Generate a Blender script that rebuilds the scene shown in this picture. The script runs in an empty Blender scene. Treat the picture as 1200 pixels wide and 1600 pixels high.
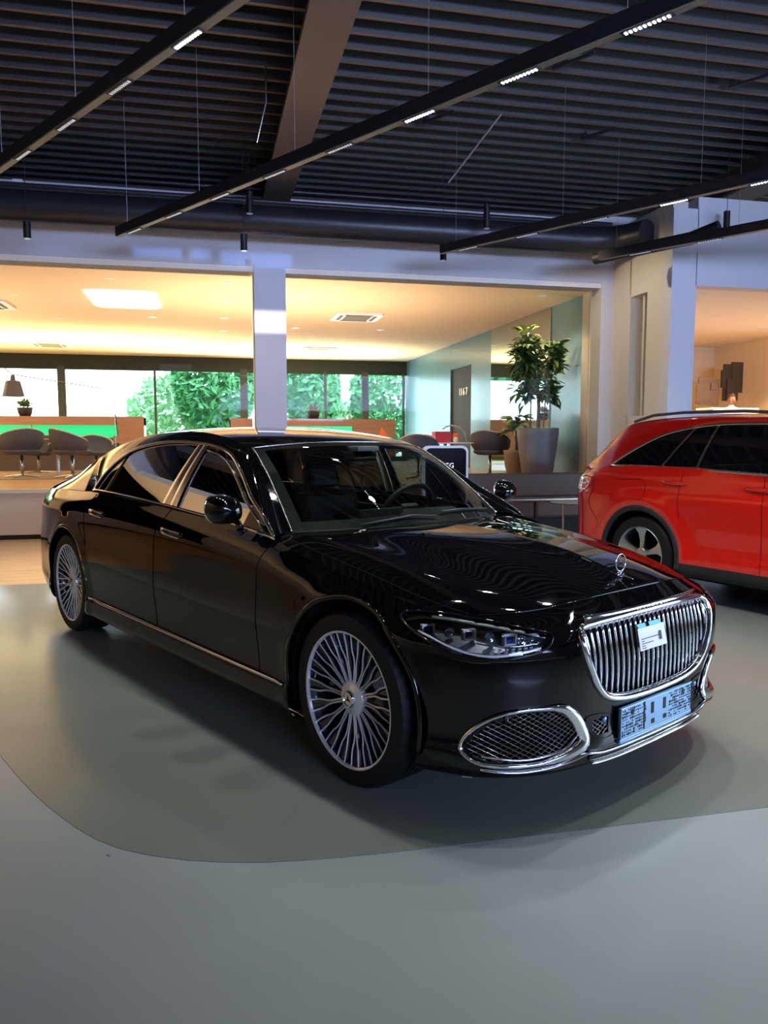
import bpy, bmesh, math, random
import numpy as np
from mathutils import Vector, Matrix
from mathutils.bvhtree import BVHTree
random.seed(7)
rng = np.random.default_rng(7)
SC = bpy.context.scene
COL = SC.collection
R = math.radians

# ---------------------------------------------------------------- camera
EYE = 1.444
cam_d = bpy.data.cameras.new('camera')
cam = bpy.data.objects.new('camera', cam_d); COL.objects.link(cam)
cam.location = (0, 0, EYE)
cam.rotation_euler = (R(90 - 5.495), R(0.0), R(-12.9))
cam_d.sensor_fit = 'VERTICAL'; cam_d.sensor_height = 36.0
cam_d.lens = 1208.8 / 1600 * 36.0
cam_d.clip_start = 0.05; cam_d.clip_end = 400
SC.camera = cam

# ---------------------------------------------------------------- world
world = bpy.data.worlds.new('sky'); SC.world = world
world.use_nodes = True
wn = world.node_tree.nodes
wn['Background'].inputs['Color'].default_value = (0.72, 0.86, 1.0, 1)
wn['Background'].inputs['Strength'].default_value = 8.0

# ---------------------------------------------------------------- exposure
SC.view_settings.view_transform = 'Standard'
SC.view_settings.look = 'None'
SC.view_settings.gamma = 1.0
SC.view_settings.use_curve_mapping = False
SC.view_settings.exposure = 0.0
try:
    SC.cycles.max_bounces = 8
    SC.cycles.transparent_max_bounces = 12
    SC.cycles.caustics_reflective = False
    SC.cycles.caustics_refractive = False
    SC.cycles.sample_clamp_indirect = 4.0
    SC.cycles.sample_clamp_direct = 30.0
except Exception:
    pass

def lamp(name, kind, loc, energy, color=(1, 1, 1), size=0.2, size_y=None, target=None, spot=None, blend=0.5, spread=180):
    d = bpy.data.lights.new(name, kind)
    d.energy = energy; d.color = color
    if kind == 'AREA':
        d.size = size
        d.spread = math.radians(spread)
        if size_y: d.shape = 'RECTANGLE'; d.size_y = size_y
    elif kind == 'SUN':
        d.angle = size
    else:
        d.shadow_soft_size = size
    if kind == 'SPOT':
        d.spot_size = R(spot or 70); d.spot_blend = blend
    o = bpy.data.objects.new(name, d); COL.objects.link(o); o.location = loc
    if target is not None:
        o.rotation_euler = (Vector(target) - Vector(loc)).to_track_quat('-Z', 'Y').to_euler()
    return o

# area lamps standing in for daylight: before the closed rear wall, inside right glazing
lamp('daylight_rear', 'AREA', (4.5, -6.6, 3.2), 470, (0.44, 0.56, 1.0), 8.0, 1.4, (3.0, 11, 5.6), spread=75)
lamp('daylight_right', 'AREA', (10.7, 0.8, 2.0), 115, (0.42, 0.64, 1.0), 4.5, 2.6, (2.0, 2.4, 1.2))
# added warm fill lamps, out of view without fixtures, brightening the inner ceiling
lamp('fill_uplight_left', 'AREA', (-5.0, 20.9, 1.45), 490, (1.0, 0.80, 0.34), 9.0, 1.8, (-5.0, 20.5, 5), spread=120)
lamp('fill_uplight_side', 'AREA', (-8.0, 15.0, 1.2), 560, (1.0, 0.64, 0.36), 6.0, 4.0, (-8.0, 15.0, 5))
lamp('fill_uplight_front', 'AREA', (1.3, 13.8, 0.76), 210, (1.0, 0.62, 0.34), 2.6, 1.2, (1.3, 13.8, 5), spread=150)
lamp('fill_uplight_right', 'AREA', (3.2, 22.4, 1.45), 340, (1.0, 0.76, 0.38), 3.4, 1.4, (3.0, 21.6, 5), spread=110)
lamp('daylight_back', 'AREA', (2.0, 24.2, 2.2), 260, (0.60, 0.85, 1.0), 8.0, 2.2, (2.5, 15, 1.2))
lamp('mezzanine_fill', 'AREA', (-9.0, 5.0, 0.6), 100, (1.0, 0.70, 0.42), 4.0, 8.0, (-9.0, 5.0, 5), spread=120)  # added lamp, warms the unseen mezzanine ceiling mirrored in the limousine
sun = lamp('low_sun', 'SUN', (0, -20, 8), 6.0, (1.0, 0.97, 0.95), R(0.3))
SUN_D = Vector((0.10, 1.0, -0.052)).normalized()
sun.rotation_euler = SUN_D.to_track_quat('-Z', 'Y').to_euler()
# ================================================================ helpers
MATS = {}
def mat(name, color=(0.8, 0.8, 0.8), rough=0.5, metal=0.0, coat=0.0, spec=0.5, emit=None, es=0.0, ior=1.5,
        noise=None, bump=None, coat_rough=0.03):
    """procedural principled material; noise=(scale, amount) varies the colour, bump=(scale, strength)"""
    m = bpy.data.materials.new(name); m.use_nodes = True
    nt = m.node_tree; b = nt.nodes['Principled BSDF']
    b.inputs['Base Color'].default_value = (*color, 1)
    b.inputs['Roughness'].default_value = rough
    b.inputs['Metallic'].default_value = metal
    b.inputs['Coat Weight'].default_value = coat
    b.inputs['Coat Roughness'].default_value = coat_rough
    b.inputs['Specular IOR Level'].default_value = spec
    b.inputs['IOR'].default_value = ior
    if emit:
        b.inputs['Emission Color'].default_value = (*emit, 1)
        b.inputs['Emission Strength'].default_value = es
    if noise or bump:
        tc = nt.nodes.new('ShaderNodeTexCoord')
    if noise:
        n = nt.nodes.new('ShaderNodeTexNoise'); n.inputs['Scale'].default_value = noise[0]; n.inputs['Detail'].default_value = 6
        nt.links.new(tc.outputs['Object'], n.inputs['Vector'])
        r = nt.nodes.new('ShaderNodeMapRange'); a = noise[1]
        r.inputs['From Min'].default_value = 0.25; r.inputs['From Max'].default_value = 0.75
        r.inputs['To Min'].default_value = 1 - a; r.inputs['To Max'].default_value = 1 + a
        nt.links.new(n.outputs['Fac'], r.inputs['Value'])
        v = nt.nodes.new('ShaderNodeVectorMath'); v.operation = 'SCALE'
        v.inputs[0].default_value = color
        nt.links.new(r.outputs['Result'], v.inputs['Scale'])
        nt.links.new(v.outputs['Vector'], b.inputs['Base Color'])
    if bump:
        n2 = nt.nodes.new('ShaderNodeTexNoise'); n2.inputs['Scale'].default_value = bump[0]; n2.inputs['Detail'].default_value = 4
        nt.links.new(tc.outputs['Object'], n2.inputs['Vector'])
        bp = nt.nodes.new('ShaderNodeBump'); bp.inputs['Strength'].default_value = bump[1]; bp.inputs['Distance'].default_value = 0.01
        nt.links.new(n2.outputs['Fac'], bp.inputs['Height']); nt.links.new(bp.outputs['Normal'], b.inputs['Normal'])
    MATS[name] = m
    return m

def glass_mat(name, tint=(0.6, 0.65, 0.65), refl=1.0, rough=0.0, ior=1.5):
    """thin pane: tinted see-through mixed with a mirror by the Fresnel law"""
    m = bpy.data.materials.new(name); m.use_nodes = True
    nt = m.node_tree; nt.nodes.clear()
    out = nt.nodes.new('ShaderNodeOutputMaterial')
    t = nt.nodes.new('ShaderNodeBsdfTransparent'); t.inputs['Color'].default_value = (*tint, 1)
    g = nt.nodes.new('ShaderNodeBsdfGlossy'); g.inputs['Roughness'].default_value = rough
    g.inputs['Color'].default_value = (refl, refl, refl, 1)
    f = nt.nodes.new('ShaderNodeFresnel'); f.inputs['IOR'].default_value = ior
    x = nt.nodes.new('ShaderNodeMixShader')
    nt.links.new(f.outputs['Fac'], x.inputs['Fac'])
    nt.links.new(t.outputs['BSDF'], x.inputs[1]); nt.links.new(g.outputs['BSDF'], x.inputs[2])
    nt.links.new(x.outputs['Shader'], out.inputs['Surface'])
    MATS[name] = m
    return m

def link(name, me, parent=None, loc=None):
    o = bpy.data.objects.new(name, me); COL.objects.link(o)
    if parent is not None: o.parent = parent
    if loc is not None: o.location = loc
    return o

def tag(o, label=None, cat=None, group=None, kind=None):
    if label: o['label'] = label
    if cat: o['category'] = cat
    if group: o['group'] = group
    if kind: o['kind'] = kind
    return o

def empty(name, loc=(0, 0, 0), rz=0.0, label=None, cat=None, group=None):
    o = bpy.data.objects.new(name, None); COL.objects.link(o)
    o.location = loc; o.rotation_euler = (0, 0, rz); o.empty_display_size = 0.1
    return tag(o, label, cat, group)

def copy_tree(o, parent=None):
    c = o.copy(); COL.objects.link(c); c.parent = parent
    for ch in list(o.children):
        copy_tree(ch, c)
    return c

class MB:
    """collects shapes, builds ONE mesh object"""
    def __init__(s): s.v = []; s.f = []
    def add(s, verts, faces, M=None):
        k = len(s.v)
        if M is not None: verts = [M @ Vector(p) for p in verts]
        s.v += [tuple(p) for p in verts]; s.f += [tuple(i + k for i in f) for f in faces]
        return s
    def box(s, c, d, M=None, taper=1.0, bev=0.0):
        x, y, z = d[0] / 2, d[1] / 2, d[2] / 2
        if bev > 0:
            bm = bmesh.new(); bmesh.ops.create_cube(bm, size=1)
            for v in bm.verts: v.co = Vector((v.co.x * d[0] * (taper if v.co.z < 0 else 1), v.co.y * d[1] * (taper if v.co.z < 0 else 1), v.co.z * d[2])) + Vector(c)
            bmesh.ops.bevel(bm, geom=bm.edges[:], offset=bev, segments=2, affect='EDGES', profile=0.6)
            bm.verts.index_update()
            s.add([v.co.copy() for v in bm.verts], [[v.index for v in f.verts] for f in bm.faces], M); bm.free()
            return s
        P = [(c[0] + sx * x * (taper if sz < 0 else 1), c[1] + sy * y * (taper if sz < 0 else 1), c[2] + sz * z)
             for sz in (-1, 1) for sx, sy in ((-1, -1), (1, -1), (1, 1), (-1, 1))]
        return s.add(P, [(3, 2, 1, 0), (4, 5, 6, 7), (0, 1, 5, 4), (1, 2, 6, 5), (2, 3, 7, 6), (3, 0, 4, 7)], M)
    def tube(s, pts, r, n=8, closed=False, M=None, caps=True, ry=None, up=None):
        """tube along a polyline; r number or list; ry makes it an oval ribbon"""
        pts = [Vector(p) for p in pts]; m = len(pts); vs = []; fs = []
        rr = r if isinstance(r, (list, tuple)) else [r] * m
        prev = None
        for i, p in enumerate(pts):
            a = pts[(i - 1) % m] if (closed or i > 0) else p
            b = pts[(i + 1) % m] if (closed or i < m - 1) else p
            t = (b - a).normalized()
            if up is not None:
                u = Vector(up[i]) if isinstance(up, list) else Vector(up)
            elif prev is None:
                u = Vector((0, 0, 1)) if abs(t.z) < 0.9 else Vector((1, 0, 0))
            else: u = prev
            w = t.cross(u).normalized(); u = w.cross(t).normalized(); prev = u
            for k in range(n):
                an = 2 * math.pi * k / n
                vs.append(p + w * (math.cos(an) * rr[i]) + u * (math.sin(an) * (ry if ry else rr[i])))
        for i in range(m if closed else m - 1):
            j = (i + 1) % m
            for k in range(n):
                l = (k + 1) % n
                fs.append((i * n + k, i * n + l, j * n + l, j * n + k))
        if caps and not closed:
            fs.append(tuple(range(n))[::-1]); fs.append(tuple((m - 1) * n + k for k in range(n)))
        return s.add(vs, fs, M)
    def cyl(s, a, b, r, n=16, r2=None, M=None):
        return s.tube([a, b], [r, r if r2 is None else r2], n, M=M)
    def lathe(s, prof, n=32, M=None, caps=True):
        """prof list of (radius, z)"""
        vs = [(r * math.cos(2 * math.pi * k / n), r * math.sin(2 * math.pi * k / n), z) for r, z in prof for k in range(n)]
        fs = [(i * n + k, i * n + (k + 1) % n, (i + 1) * n + (k + 1) % n, (i + 1) * n + k) for i in range(len(prof) - 1) for k in range(n)]
        if caps:
            fs.append(tuple(range(n))[::-1]); fs.append(tuple((len(prof) - 1) * n + k for k in range(n)))
        return s.add(vs, fs, M)
    def grid(s, G, M=None, flip=False):
        h, w = len(G), len(G[0]); vs = [p for row in G for p in row]; fs = []
        for i in range(h - 1):
            for j in range(w - 1):
                q = (i * w + j, i * w + j + 1, (i + 1) * w + j + 1, (i + 1) * w + j)
                fs.append(q[::-1] if flip else q)
        return s.add(vs, fs, M)
    def prism(s, poly, z0, z1, M=None):
        n = len(poly); vs = [(x, y, z0) for x, y in poly] + [(x, y, z1) for x, y in poly]
        fs = [tuple(range(n))[::-1], tuple(range(n, 2 * n))] + [(i, (i + 1) % n, n + (i + 1) % n, n + i) for i in range(n)]
        return s.add(vs, fs, M)
    def build(s, name, m, parent=None, smooth=False, loc=None, sharp=None):
        me = bpy.data.meshes.new(name); me.from_pydata(s.v, [], s.f); me.validate(verbose=False); me.update()
        ms = m if isinstance(m, (list, tuple)) else [m]
        for q in ms: me.materials.append(q)
        if smooth:
            me.polygons.foreach_set('use_smooth', [True] * len(me.polygons))
            if sharp is not None:
                try: me.set_sharp_from_angle(angle=R(sharp))
                except Exception: pass
        return link(name, me, parent, loc)

def boxo(name, c, d, m, parent=None, bev=0.0, M=None):
    return MB().box(c, d, bev=bev, M=M).build(name, m, parent)

def cr(P, n, closed=False):
    """centripetal-ish spline through P, n points, uniform in arc length"""
    P = np.asarray(P, float); m = len(P)
    if closed: P = np.vstack([P[-2:], P, P[:3]]) if False else np.vstack([P[-1], P, P[0], P[1]])
    else: P = np.vstack([2 * P[0] - P[1], P, 2 * P[-1] - P[-2]])
    out = []; segs = len(P) - 3
    for i in range(segs):
        p0, p1, p2, p3 = P[i:i + 4]
        d0 = np.linalg.norm(p1 - p0) ** .5 + 1e-9; d1 = np.linalg.norm(p2 - p1) ** .5 + 1e-9; d2 = np.linalg.norm(p3 - p2) ** .5 + 1e-9
        m1 = (p1 - p0) / d0 - (p2 - p0) / (d0 + d1) + (p2 - p1) / d1
        m2 = (p2 - p1) / d1 - (p3 - p1) / (d1 + d2) + (p3 - p2) / d2
        m1 = m1 * d1; m2 = m2 * d1
        t = np.linspace(0, 1, 24, endpoint=False)[:, None]
        out.append((2 * t**3 - 3 * t**2 + 1) * p1 + (t**3 - 2 * t**2 + t) * m1 + (-2 * t**3 + 3 * t**2) * p2 + (t**3 - t**2) * m2)
    out.append(P[-2][None])
    C = np.vstack(out)
    L = np.r_[0, np.cumsum(np.linalg.norm(np.diff(C, axis=0), axis=1))]
    s = np.linspace(0, L[-1], n + 1)[:-1] if closed else np.linspace(0, L[-1], n)
    return np.stack([np.interp(s, L, C[:, i]) for i in range(C.shape[1])], 1)

def crk(P, ks):
    """spline through P evaluated at float control indices ks (P: m x d), monotone-ish Catmull-Rom"""
    P = np.asarray(P, float); m = len(P); ks = np.asarray(ks, float)
    i = np.clip(np.floor(ks).astype(int), 0, m - 2); t = (ks - i)[:, None]
    def g(j): return P[np.clip(j, 0, m - 1)]
    p0 = np.where((i - 1 < 0)[:, None], 2 * g(i) - g(i + 1), g(i - 1)); p1 = g(i); p2 = g(i + 1)
    p3 = np.where((i + 2 > m - 1)[:, None], 2 * g(i + 1) - g(i), g(i + 2))
    d0 = np.linalg.norm(p1 - p0, axis=1, keepdims=True) ** .5 + 1e-9
    d1 = np.linalg.norm(p2 - p1, axis=1, keepdims=True) ** .5 + 1e-9
    d2 = np.linalg.norm(p3 - p2, axis=1, keepdims=True) ** .5 + 1e-9
    m1 = ((p1 - p0) / d0 - (p2 - p0) / (d0 + d1) + (p2 - p1) / d1) * d1
    m2 = ((p2 - p1) / d1 - (p3 - p1) / (d1 + d2) + (p3 - p2) / d2) * d1
    return (2 * t**3 - 3 * t**2 + 1) * p1 + (t**3 - 2 * t**2 + t) * m1 + (-2 * t**3 + 3 * t**2) * p2 + (t**3 - t**2) * m2

def coons(c0, c1, d0, d1, nu, nv):
    """c0,c1 run along u (v=0 / v=1); d0,d1 run along v (u=0 / u=1). returns nv x nu x 3"""
    c0, c1 = cr(c0, nu), cr(c1, nu); d0, d1 = cr(d0, nv), cr(d1, nv)
    u = np.linspace(0, 1, nu)[None, :, None]; v = np.linspace(0, 1, nv)[:, None, None]
    A = (1 - v) * c0[None] + v * c1[None]; B = (1 - u) * d0[:, None] + u * d1[:, None]
    Cc = (1 - u) * (1 - v) * c0[0] + u * (1 - v) * c0[-1] + (1 - u) * v * c1[0] + u * v * c1[-1]
    return A + B - Cc

def text_mesh(name, body, size, ext, m, parent=None, spacing=1.0):
    cu = bpy.data.curves.new('tmp_text', 'FONT'); cu.body = body; cu.size = size; cu.extrude = ext; cu.align_x = 'CENTER'; cu.space_character = spacing
    cu.resolution_u = 3
    o = bpy.data.objects.new('tmp_text', cu); COL.objects.link(o)
    me = bpy.data.meshes.new_from_object(o.evaluated_get(bpy.context.evaluated_depsgraph_get())); bpy.data.objects.remove(o)
    me.name = name; me.materials.clear(); me.materials.append(m)
    return link(name, me, parent)

def letters(body, size, ext, m, parent=None, gap=.01, name='lettering'):
    """an Empty with one mesh per character, centred on the Empty"""
    root = empty(name); root.parent = parent
    L = [text_mesh('letter', c, size, ext, m, root) for c in body]
    bpy.context.view_layer.update()
    ws = [(min(v.co.x for v in o.data.vertices), max(v.co.x for v in o.data.vertices)) for o in L]
    tot = sum(b - a for a, b in ws) + gap * (len(L) - 1); x = -tot / 2
    for o, (a, b) in zip(L, ws): o.location.x = x - a; x += b - a + gap
    return root
# ================================================================ materials
mat('black_paint', (0.0014, 0.0014, 0.0018), 0.025, 0.0, 0.0, 0.55)
mat('gloss_black', (0.003, 0.003, 0.004), 0.05, 0.0, 0.0)
mat('matt_black', (0.012, 0.012, 0.013), 0.6)
mat('deep_black', (0.004, 0.004, 0.004), 0.9, spec=0.1)
mat('chrome', (0.83, 0.85, 0.88), 0.06, 1.0)
mat('satin_chrome', (0.72, 0.70, 0.68), 0.22, 1.0)
mat('machined', (0.86, 0.86, 0.88), 0.30, 0.65)
mat('rim_black', (0.008, 0.008, 0.010), 0.2, 0.0, 0.7)
mat('rubber', (0.006, 0.006, 0.0065), 0.6, spec=.3, bump=(60, 0.1))
mat('leather', (0.018, 0.020, 0.022), 0.5)
mat('dash', (0.035, 0.042, 0.036), 0.55)
mat('red_paint', (0.70, 0.008, 0.003), 0.25, 0.0, 1.0, 0.5, coat_rough=0.02)
mat('red_lens', (0.45, 0.01, 0.01), 0.12, 0.0, 1.0)
mat('tail_lens', (0.22, 0.004, 0.004), 0.22, 0.0, 0.3)
mat('dark_window', (0.004, 0.004, 0.005), 0.04, 0.0, 0.3)
mat('alloy', (0.55, 0.55, 0.57), 0.28, 1.0)
mat('plate_metal', (0.26, 0.42, 0.66), 0.28, 0.85)
mat('lamp_white', (0.75, 0.78, 0.80), 0.15, 0.3, 0.5)
mat('lens_blue', (0.03, 0.04, 0.35), 0.1, 0.4, 1.0)
mat('lamp_dark', (0.22, 0.24, 0.26), 0.25, 0.6, 0.3)
mat('paper', (0.85, 0.88, 0.88), 0.6)
mat('paper_teal', (0.15, 0.60, 0.60), 0.6)
mat('ink', (0.05, 0.06, 0.08), 0.6)
glass_mat('windscreen', (0.55, 0.62, 0.58), 0.9)
glass_mat('door_glass', (0.30, 0.33, 0.34), 0.9)
glass_mat('privacy_glass', (0.035, 0.035, 0.035), 0.95)
glass_mat('lamp_glass', (0.93, 0.95, 0.97), 0.9)
glass_mat('clear_glass', (0.95, 0.97, 0.96), 0.05)
M = MATS
# ================================================================ room materials
def floor_mat(name, col, amt, rough, rv=.05):
    m = mat(name, col, rough, coat=0.35, noise=(0.9, amt), coat_rough=.12)
    nt = m.node_tree; b = nt.nodes['Principled BSDF']; tc = [n for n in nt.nodes if n.type == 'TEX_COORD'][0]
    n = nt.nodes.new('ShaderNodeTexNoise'); n.inputs['Scale'].default_value = 2.2; n.inputs['Detail'].default_value = 3
    nt.links.new(tc.outputs['Object'], n.inputs['Vector'])
    r = nt.nodes.new('ShaderNodeMapRange'); r.inputs['From Min'].default_value = .1; r.inputs['From Max'].default_value = .9
    r.inputs['To Min'].default_value = rough - rv; r.inputs['To Max'].default_value = rough + rv
    nt.links.new(n.outputs['Fac'], r.inputs['Value']); nt.links.new(r.outputs['Result'], b.inputs['Roughness'])
    return m
floor_mat('screed_floor', (0.255, 0.285, 0.28), .10, .42)
floor_mat('inlay_floor', (0.150, 0.170, 0.145), .12, .36)
mat('wall_white', (0.62, 0.62, 0.66), 0.8)
mat('wall_warm', (0.66, 0.62, 0.54), 0.8)
mat('wall_cream', (0.86, 0.74, 0.50), 0.8)
mat('inner_ceiling', (0.86, 0.79, 0.68), 0.9)
mat('riser_beige', (0.60, 0.49, 0.39), 0.7)
glass_mat('sun_tint_pane', (.22, .32, .55), .5)
mat('deck_metal', (0.017, 0.018, 0.021), 0.6)
mat('deck_flange_lit', (0.17, 0.125, 0.095), 0.6)  # same deck paint, warm light from the floor put into the colour
mat('beam_brown', (0.16, 0.125, 0.105), 0.7)
mat('beam_dark', (0.03, 0.026, 0.024), 0.7)
mat('duct_black', (0.020, 0.021, 0.026), 0.38)
mat('track_black', (0.006, 0.006, 0.007), 0.5)
mat('track_cover', (0.20, 0.19, 0.15), 0.5)
mat('led_dot', (1, 1, 1), 0.4, emit=(1, .98, .95), es=12)
mat('led_dot_dim', (1, 1, 1), 0.4, emit=(1, .98, .95), es=.25)
mat('wire', (0.45, 0.45, 0.47), 0.4, 0.8)
mat('window_frame', (0.035, 0.045, 0.042), 0.6)
mat('header_dark', (0.022, 0.028, 0.022), 0.8)
mat('green_glass_wall', (0.15, 0.31, 0.38), 0.28, coat=.1)
mat('mirror_glass', (0.55, 0.62, 0.58), 0.03, 1.0)
mat('green_panel', (0.02, 0.55, 0.20), 0.3, emit=(0.03, 0.85, 0.30), es=.9)
mat('grey_body', (0.10, 0.09, 0.085), 0.5)
mat('chair_felt', (0.085, 0.09, 0.10), 0.8)
mat('chair_edge', (0.45, 0.33, 0.25), 0.6)
mat('steel', (0.55, 0.56, 0.58), 0.25, 1.0)
mat('sofa_leather', (0.10, 0.058, 0.046), 0.42)
mat('rug', (0.30, 0.22, 0.19), 0.95)
mat('pot_grey', (0.20, 0.18, 0.17), 0.6)
mat('pot_beige', (0.32, 0.26, 0.21), 0.6)
mat('soil', (0.03, 0.02, 0.015), 0.9)
mat('trunk', (0.20, 0.13, 0.08), 0.8)
mat('leaf', (0.075, 0.14, 0.025), 0.35)
mat('leaf_light', (0.42, 0.50, 0.10), 0.35)
mat('tree_leaf', (0.10, 0.36, 0.14), 0.6)
mat('tree_leaf_pale', (0.35, 0.62, 0.35), 0.6)
mat('red_plastic', (0.60, 0.01, 0.015), 0.35)
mat('orange_cloth', (0.95, 0.16, 0.02), 0.7)
mat('white_plastic', (0.80, 0.80, 0.78), 0.35)
mat('downlight', (1, .9, .7), 0.4, emit=(1, .85, .6), es=14)
mat('skylight_panel', (1, 1, 1), 0.4, emit=(1, .97, .9), es=5)
mat('skin', (0.55, 0.30, 0.20), 0.5)
mat('hair', (0.10, 0.06, 0.04), 0.8)
mat('shirt', (0.80, 0.80, 0.82), 0.8)
mat('art_dark', (0.045, 0.035, 0.030), 0.7)
mat('art_taupe', (0.36, 0.26, 0.17), 0.8)
mat('digit_light', (1, .8, .5), .5, emit=(1, .7, .45), es=1.2)
mat('ground_grass', (0.25, 0.38, 0.2), .9)
def wood_mat(name, c1, c2, rough, sc=(1.2, 9, 9), plank=0.0):
    m = mat(name, c1, rough, coat=.25); nt = m.node_tree; b = nt.nodes['Principled BSDF']
    tc = nt.nodes.new('ShaderNodeTexCoord'); mp = nt.nodes.new('ShaderNodeMapping'); mp.inputs['Scale'].default_value = sc
    n = nt.nodes.new('ShaderNodeTexNoise'); n.inputs['Scale'].default_value = 1.5; n.inputs['Detail'].default_value = 6
    cr_ = nt.nodes.new('ShaderNodeValToRGB'); cr_.color_ramp.elements[0].position = .3; cr_.color_ramp.elements[1].position = .7
    cr_.color_ramp.elements[0].color = (*c1, 1); cr_.color_ramp.elements[1].color = (*c2, 1)
    nt.links.new(tc.outputs['Object'], mp.inputs['Vector']); nt.links.new(mp.outputs['Vector'], n.inputs['Vector'])
    nt.links.new(n.outputs['Fac'], cr_.inputs['Fac']); nt.links.new(cr_.outputs['Color'], b.inputs['Base Color'])
    return m
wood_mat('wood_floor', (0.50, 0.27, 0.12), (0.62, 0.36, 0.18), .38)
wood_mat('counter_wood', (0.42, 0.22, 0.10), (0.50, 0.28, 0.14), .5)

# ================================================================ the setting
def struct(name, mb, m, smooth=False):
    o = mb.build(name, m, None, smooth); o['kind'] = 'structure'; return o
WY = 11.77; PZ = .69
struct('floor', MB().box((1.5, .6, -.1), (27, 15.1, .2)), M['screed_floor'])
# darker inlay with a rounded corner
P = []
for p in cr([(-3.6, 8.14, 0), (-2.6, 6.6, 0), (-1.6, 5.0, 0), (-.947, 3.713, 0), (-.723, 3.282, 0), (-.556, 3.014, 0), (-.417, 2.828, 0), (-.297, 2.721, 0), (-.077, 2.607, 0), (.136, 2.546, 0), (.352, 2.518, 0), (.671, 2.505, 0), (1.1, 2.50, 0), (2.4, 2.50, 0)], 70): P.append((p[0], p[1]))
P += [(9.9, 2.5), (9.9, 8.14)]
struct('floor_inlay', MB().prism(P, 0.0, .002), M['inlay_floor'])
struct('wood_floor_strip', MB().box((-4.7, 10.05, -.1), (14.6, 3.80, .201)), M['wood_floor'])
struct('floor_right', MB().box((8.9, 9.96, -.1), (12.6, 3.62, .2)), M['screed_floor'])
# platform
struct('platform_riser', MB().box((-3.9, WY + .15, .37), (20.6, .3, .60)), M['riser_beige'])
struct('trim_1', MB().box((-3.9, WY + .19, .035), (20.6, .3, .07)), M['header_dark'])
struct('trim_2', MB().box((-3.9, WY + .14, PZ - .012), (20.6, .36, .026)), M['wall_warm'])
struct('platform_floor', MB().box((-3.9, 18.3, PZ - .1), (20.6, 12.5, .2)), M['wood_floor'])
struct('ceiling_inner', MB().box((-3.9, 18.5, 3.93), (20.8, 13.4, .12)), M['inner_ceiling'])
# wall with openings: header, pillar, jambs
struct('wall_front', MB().box((-3.695, WY + .22, 4.40), (20.51, .44, .90)), M['wall_white'])
struct('pillar_1', MB().box((.968, WY + .22, 2.32), (.465, .44, 3.26)), M['wall_white'])
struct('wall_jamb', MB().box((6.445, WY + .32, 1.975), (.23, .64, 3.95)), M['wall_warm'])
struct('wall_return', MB().box((6.68, 11.70, 2.4), (.24, .88, 4.8)).box((6.68, 10.48, 2.4), (.24, .60, 4.8)).box((6.68, 11.03, .89), (.24, .50, 1.78)).box((6.68, 11.03, 4.22), (.24, .50, 1.16)).box((6.68, 11.03, 2.71), (.04, .06, 1.88)), M['wall_warm'])
struct('window_2', MB().box((6.93, 11.03, 2.71), (.02, .5, 1.9)), M['wall_white'])
struct('wall_right', MB().box((6.75, 10.26, 2.35), (.40, .24, 4.7)).box((11.5, 10.26, 4.25), (9.12, .24, 1.24)).box((14.0, 10.26, 2.0), (4.4, .24, 3.6)).box((11.5, 10.26, .9), (9.12, .24, 1.8)), M['wall_white'])
struct('wall_upper', MB().box((-3.0, 13.6, 4.95), (22, .2, 2.0)).box((11.5, 13.3, 5.0), (9.5, .2, 1.9)), M['wall_white'])
# roof deck: trapezoid ribs along X
prof = []
y = -7.6; pitch = .305
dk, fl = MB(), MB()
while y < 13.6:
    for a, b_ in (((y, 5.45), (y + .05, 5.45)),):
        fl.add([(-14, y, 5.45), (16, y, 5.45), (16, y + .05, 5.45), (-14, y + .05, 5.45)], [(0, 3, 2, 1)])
    seg = [(y + .05, 5.45), (y + .095, 5.55), (y + .165, 5.55), (y + .175, 5.54), (y + .185, 5.55), (y + .26, 5.55), (y + pitch, 5.45)]
    for (a, za), (b_, zb_) in zip(seg[:-1], seg[1:]):
        dk.add([(-14, a, za), (16, a, za), (16, b_, zb_), (-14, b_, zb_)], [(0, 3, 2, 1)])
    y += pitch
struct('ceiling_deck', dk, M['deck_metal']); struct('ceiling_rib_flanges', fl, M['deck_flange_lit'])
struct('roof_slab', MB().box((1, 3, 5.70), (30, 21.6, .2)), M['deck_metal'])
def beam(name, x, w, zb, y0, y1, m1, m2):
    struct(name, MB().box((x, (y0 + y1) / 2, zb + .015), (w, y1 - y0, .03)), m1)
    struct(name, MB().box((x, (y0 + y1) / 2, zb + .21), (w * .62, y1 - y0, .36)), m2)
beam('beam_1', 1.12, .42, 5.03, -7, 13.4, M['beam_brown'], M['beam_brown'])
beam('beam_2', 7.80, .50, 4.98, -7, 13.0, M['beam_brown'], M['beam_dark'])
beam('beam_3', -5.6, .42, 5.03, -7, 13.4, M['beam_brown'], M['beam_brown'])
# back of the platform room: dark header, frames, panes
struct('wall_back', MB().box((-3.9, 24.5, 3.66), (20.6, .16, .44)), M['header_dark'])
WX = [(-13.9, .2), (-9.4, .2), (-6.7, .06), (-4.09, .21), (-1.46, .06), (1.17, .22), (3.70, .08), (4.98, .20), (6.24, .06)]
fr = MB()
for x, w in WX: fr.box((x, 24.45, 2.1), (w, .14, 2.85))
struct('window_3', fr, M['window_frame'])
struct('baseboard_back', MB().box((-3.9, 24.48, .76), (20.6, .14, .16)), M['window_frame'])
struct('window_4', MB().box((-3.9, 24.50, 2.1), (20.4, .012, 2.72)), M['clear_glass'])
# panes of the two openings
struct('window_5', MB().box((-6.6, 12.12, 2.32), (14.6, .012, 3.22)), M['clear_glass'])
struct('window_6', MB().box((3.76, 12.12, 2.32), (5.1, .012, 3.22)), M['clear_glass'])
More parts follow.
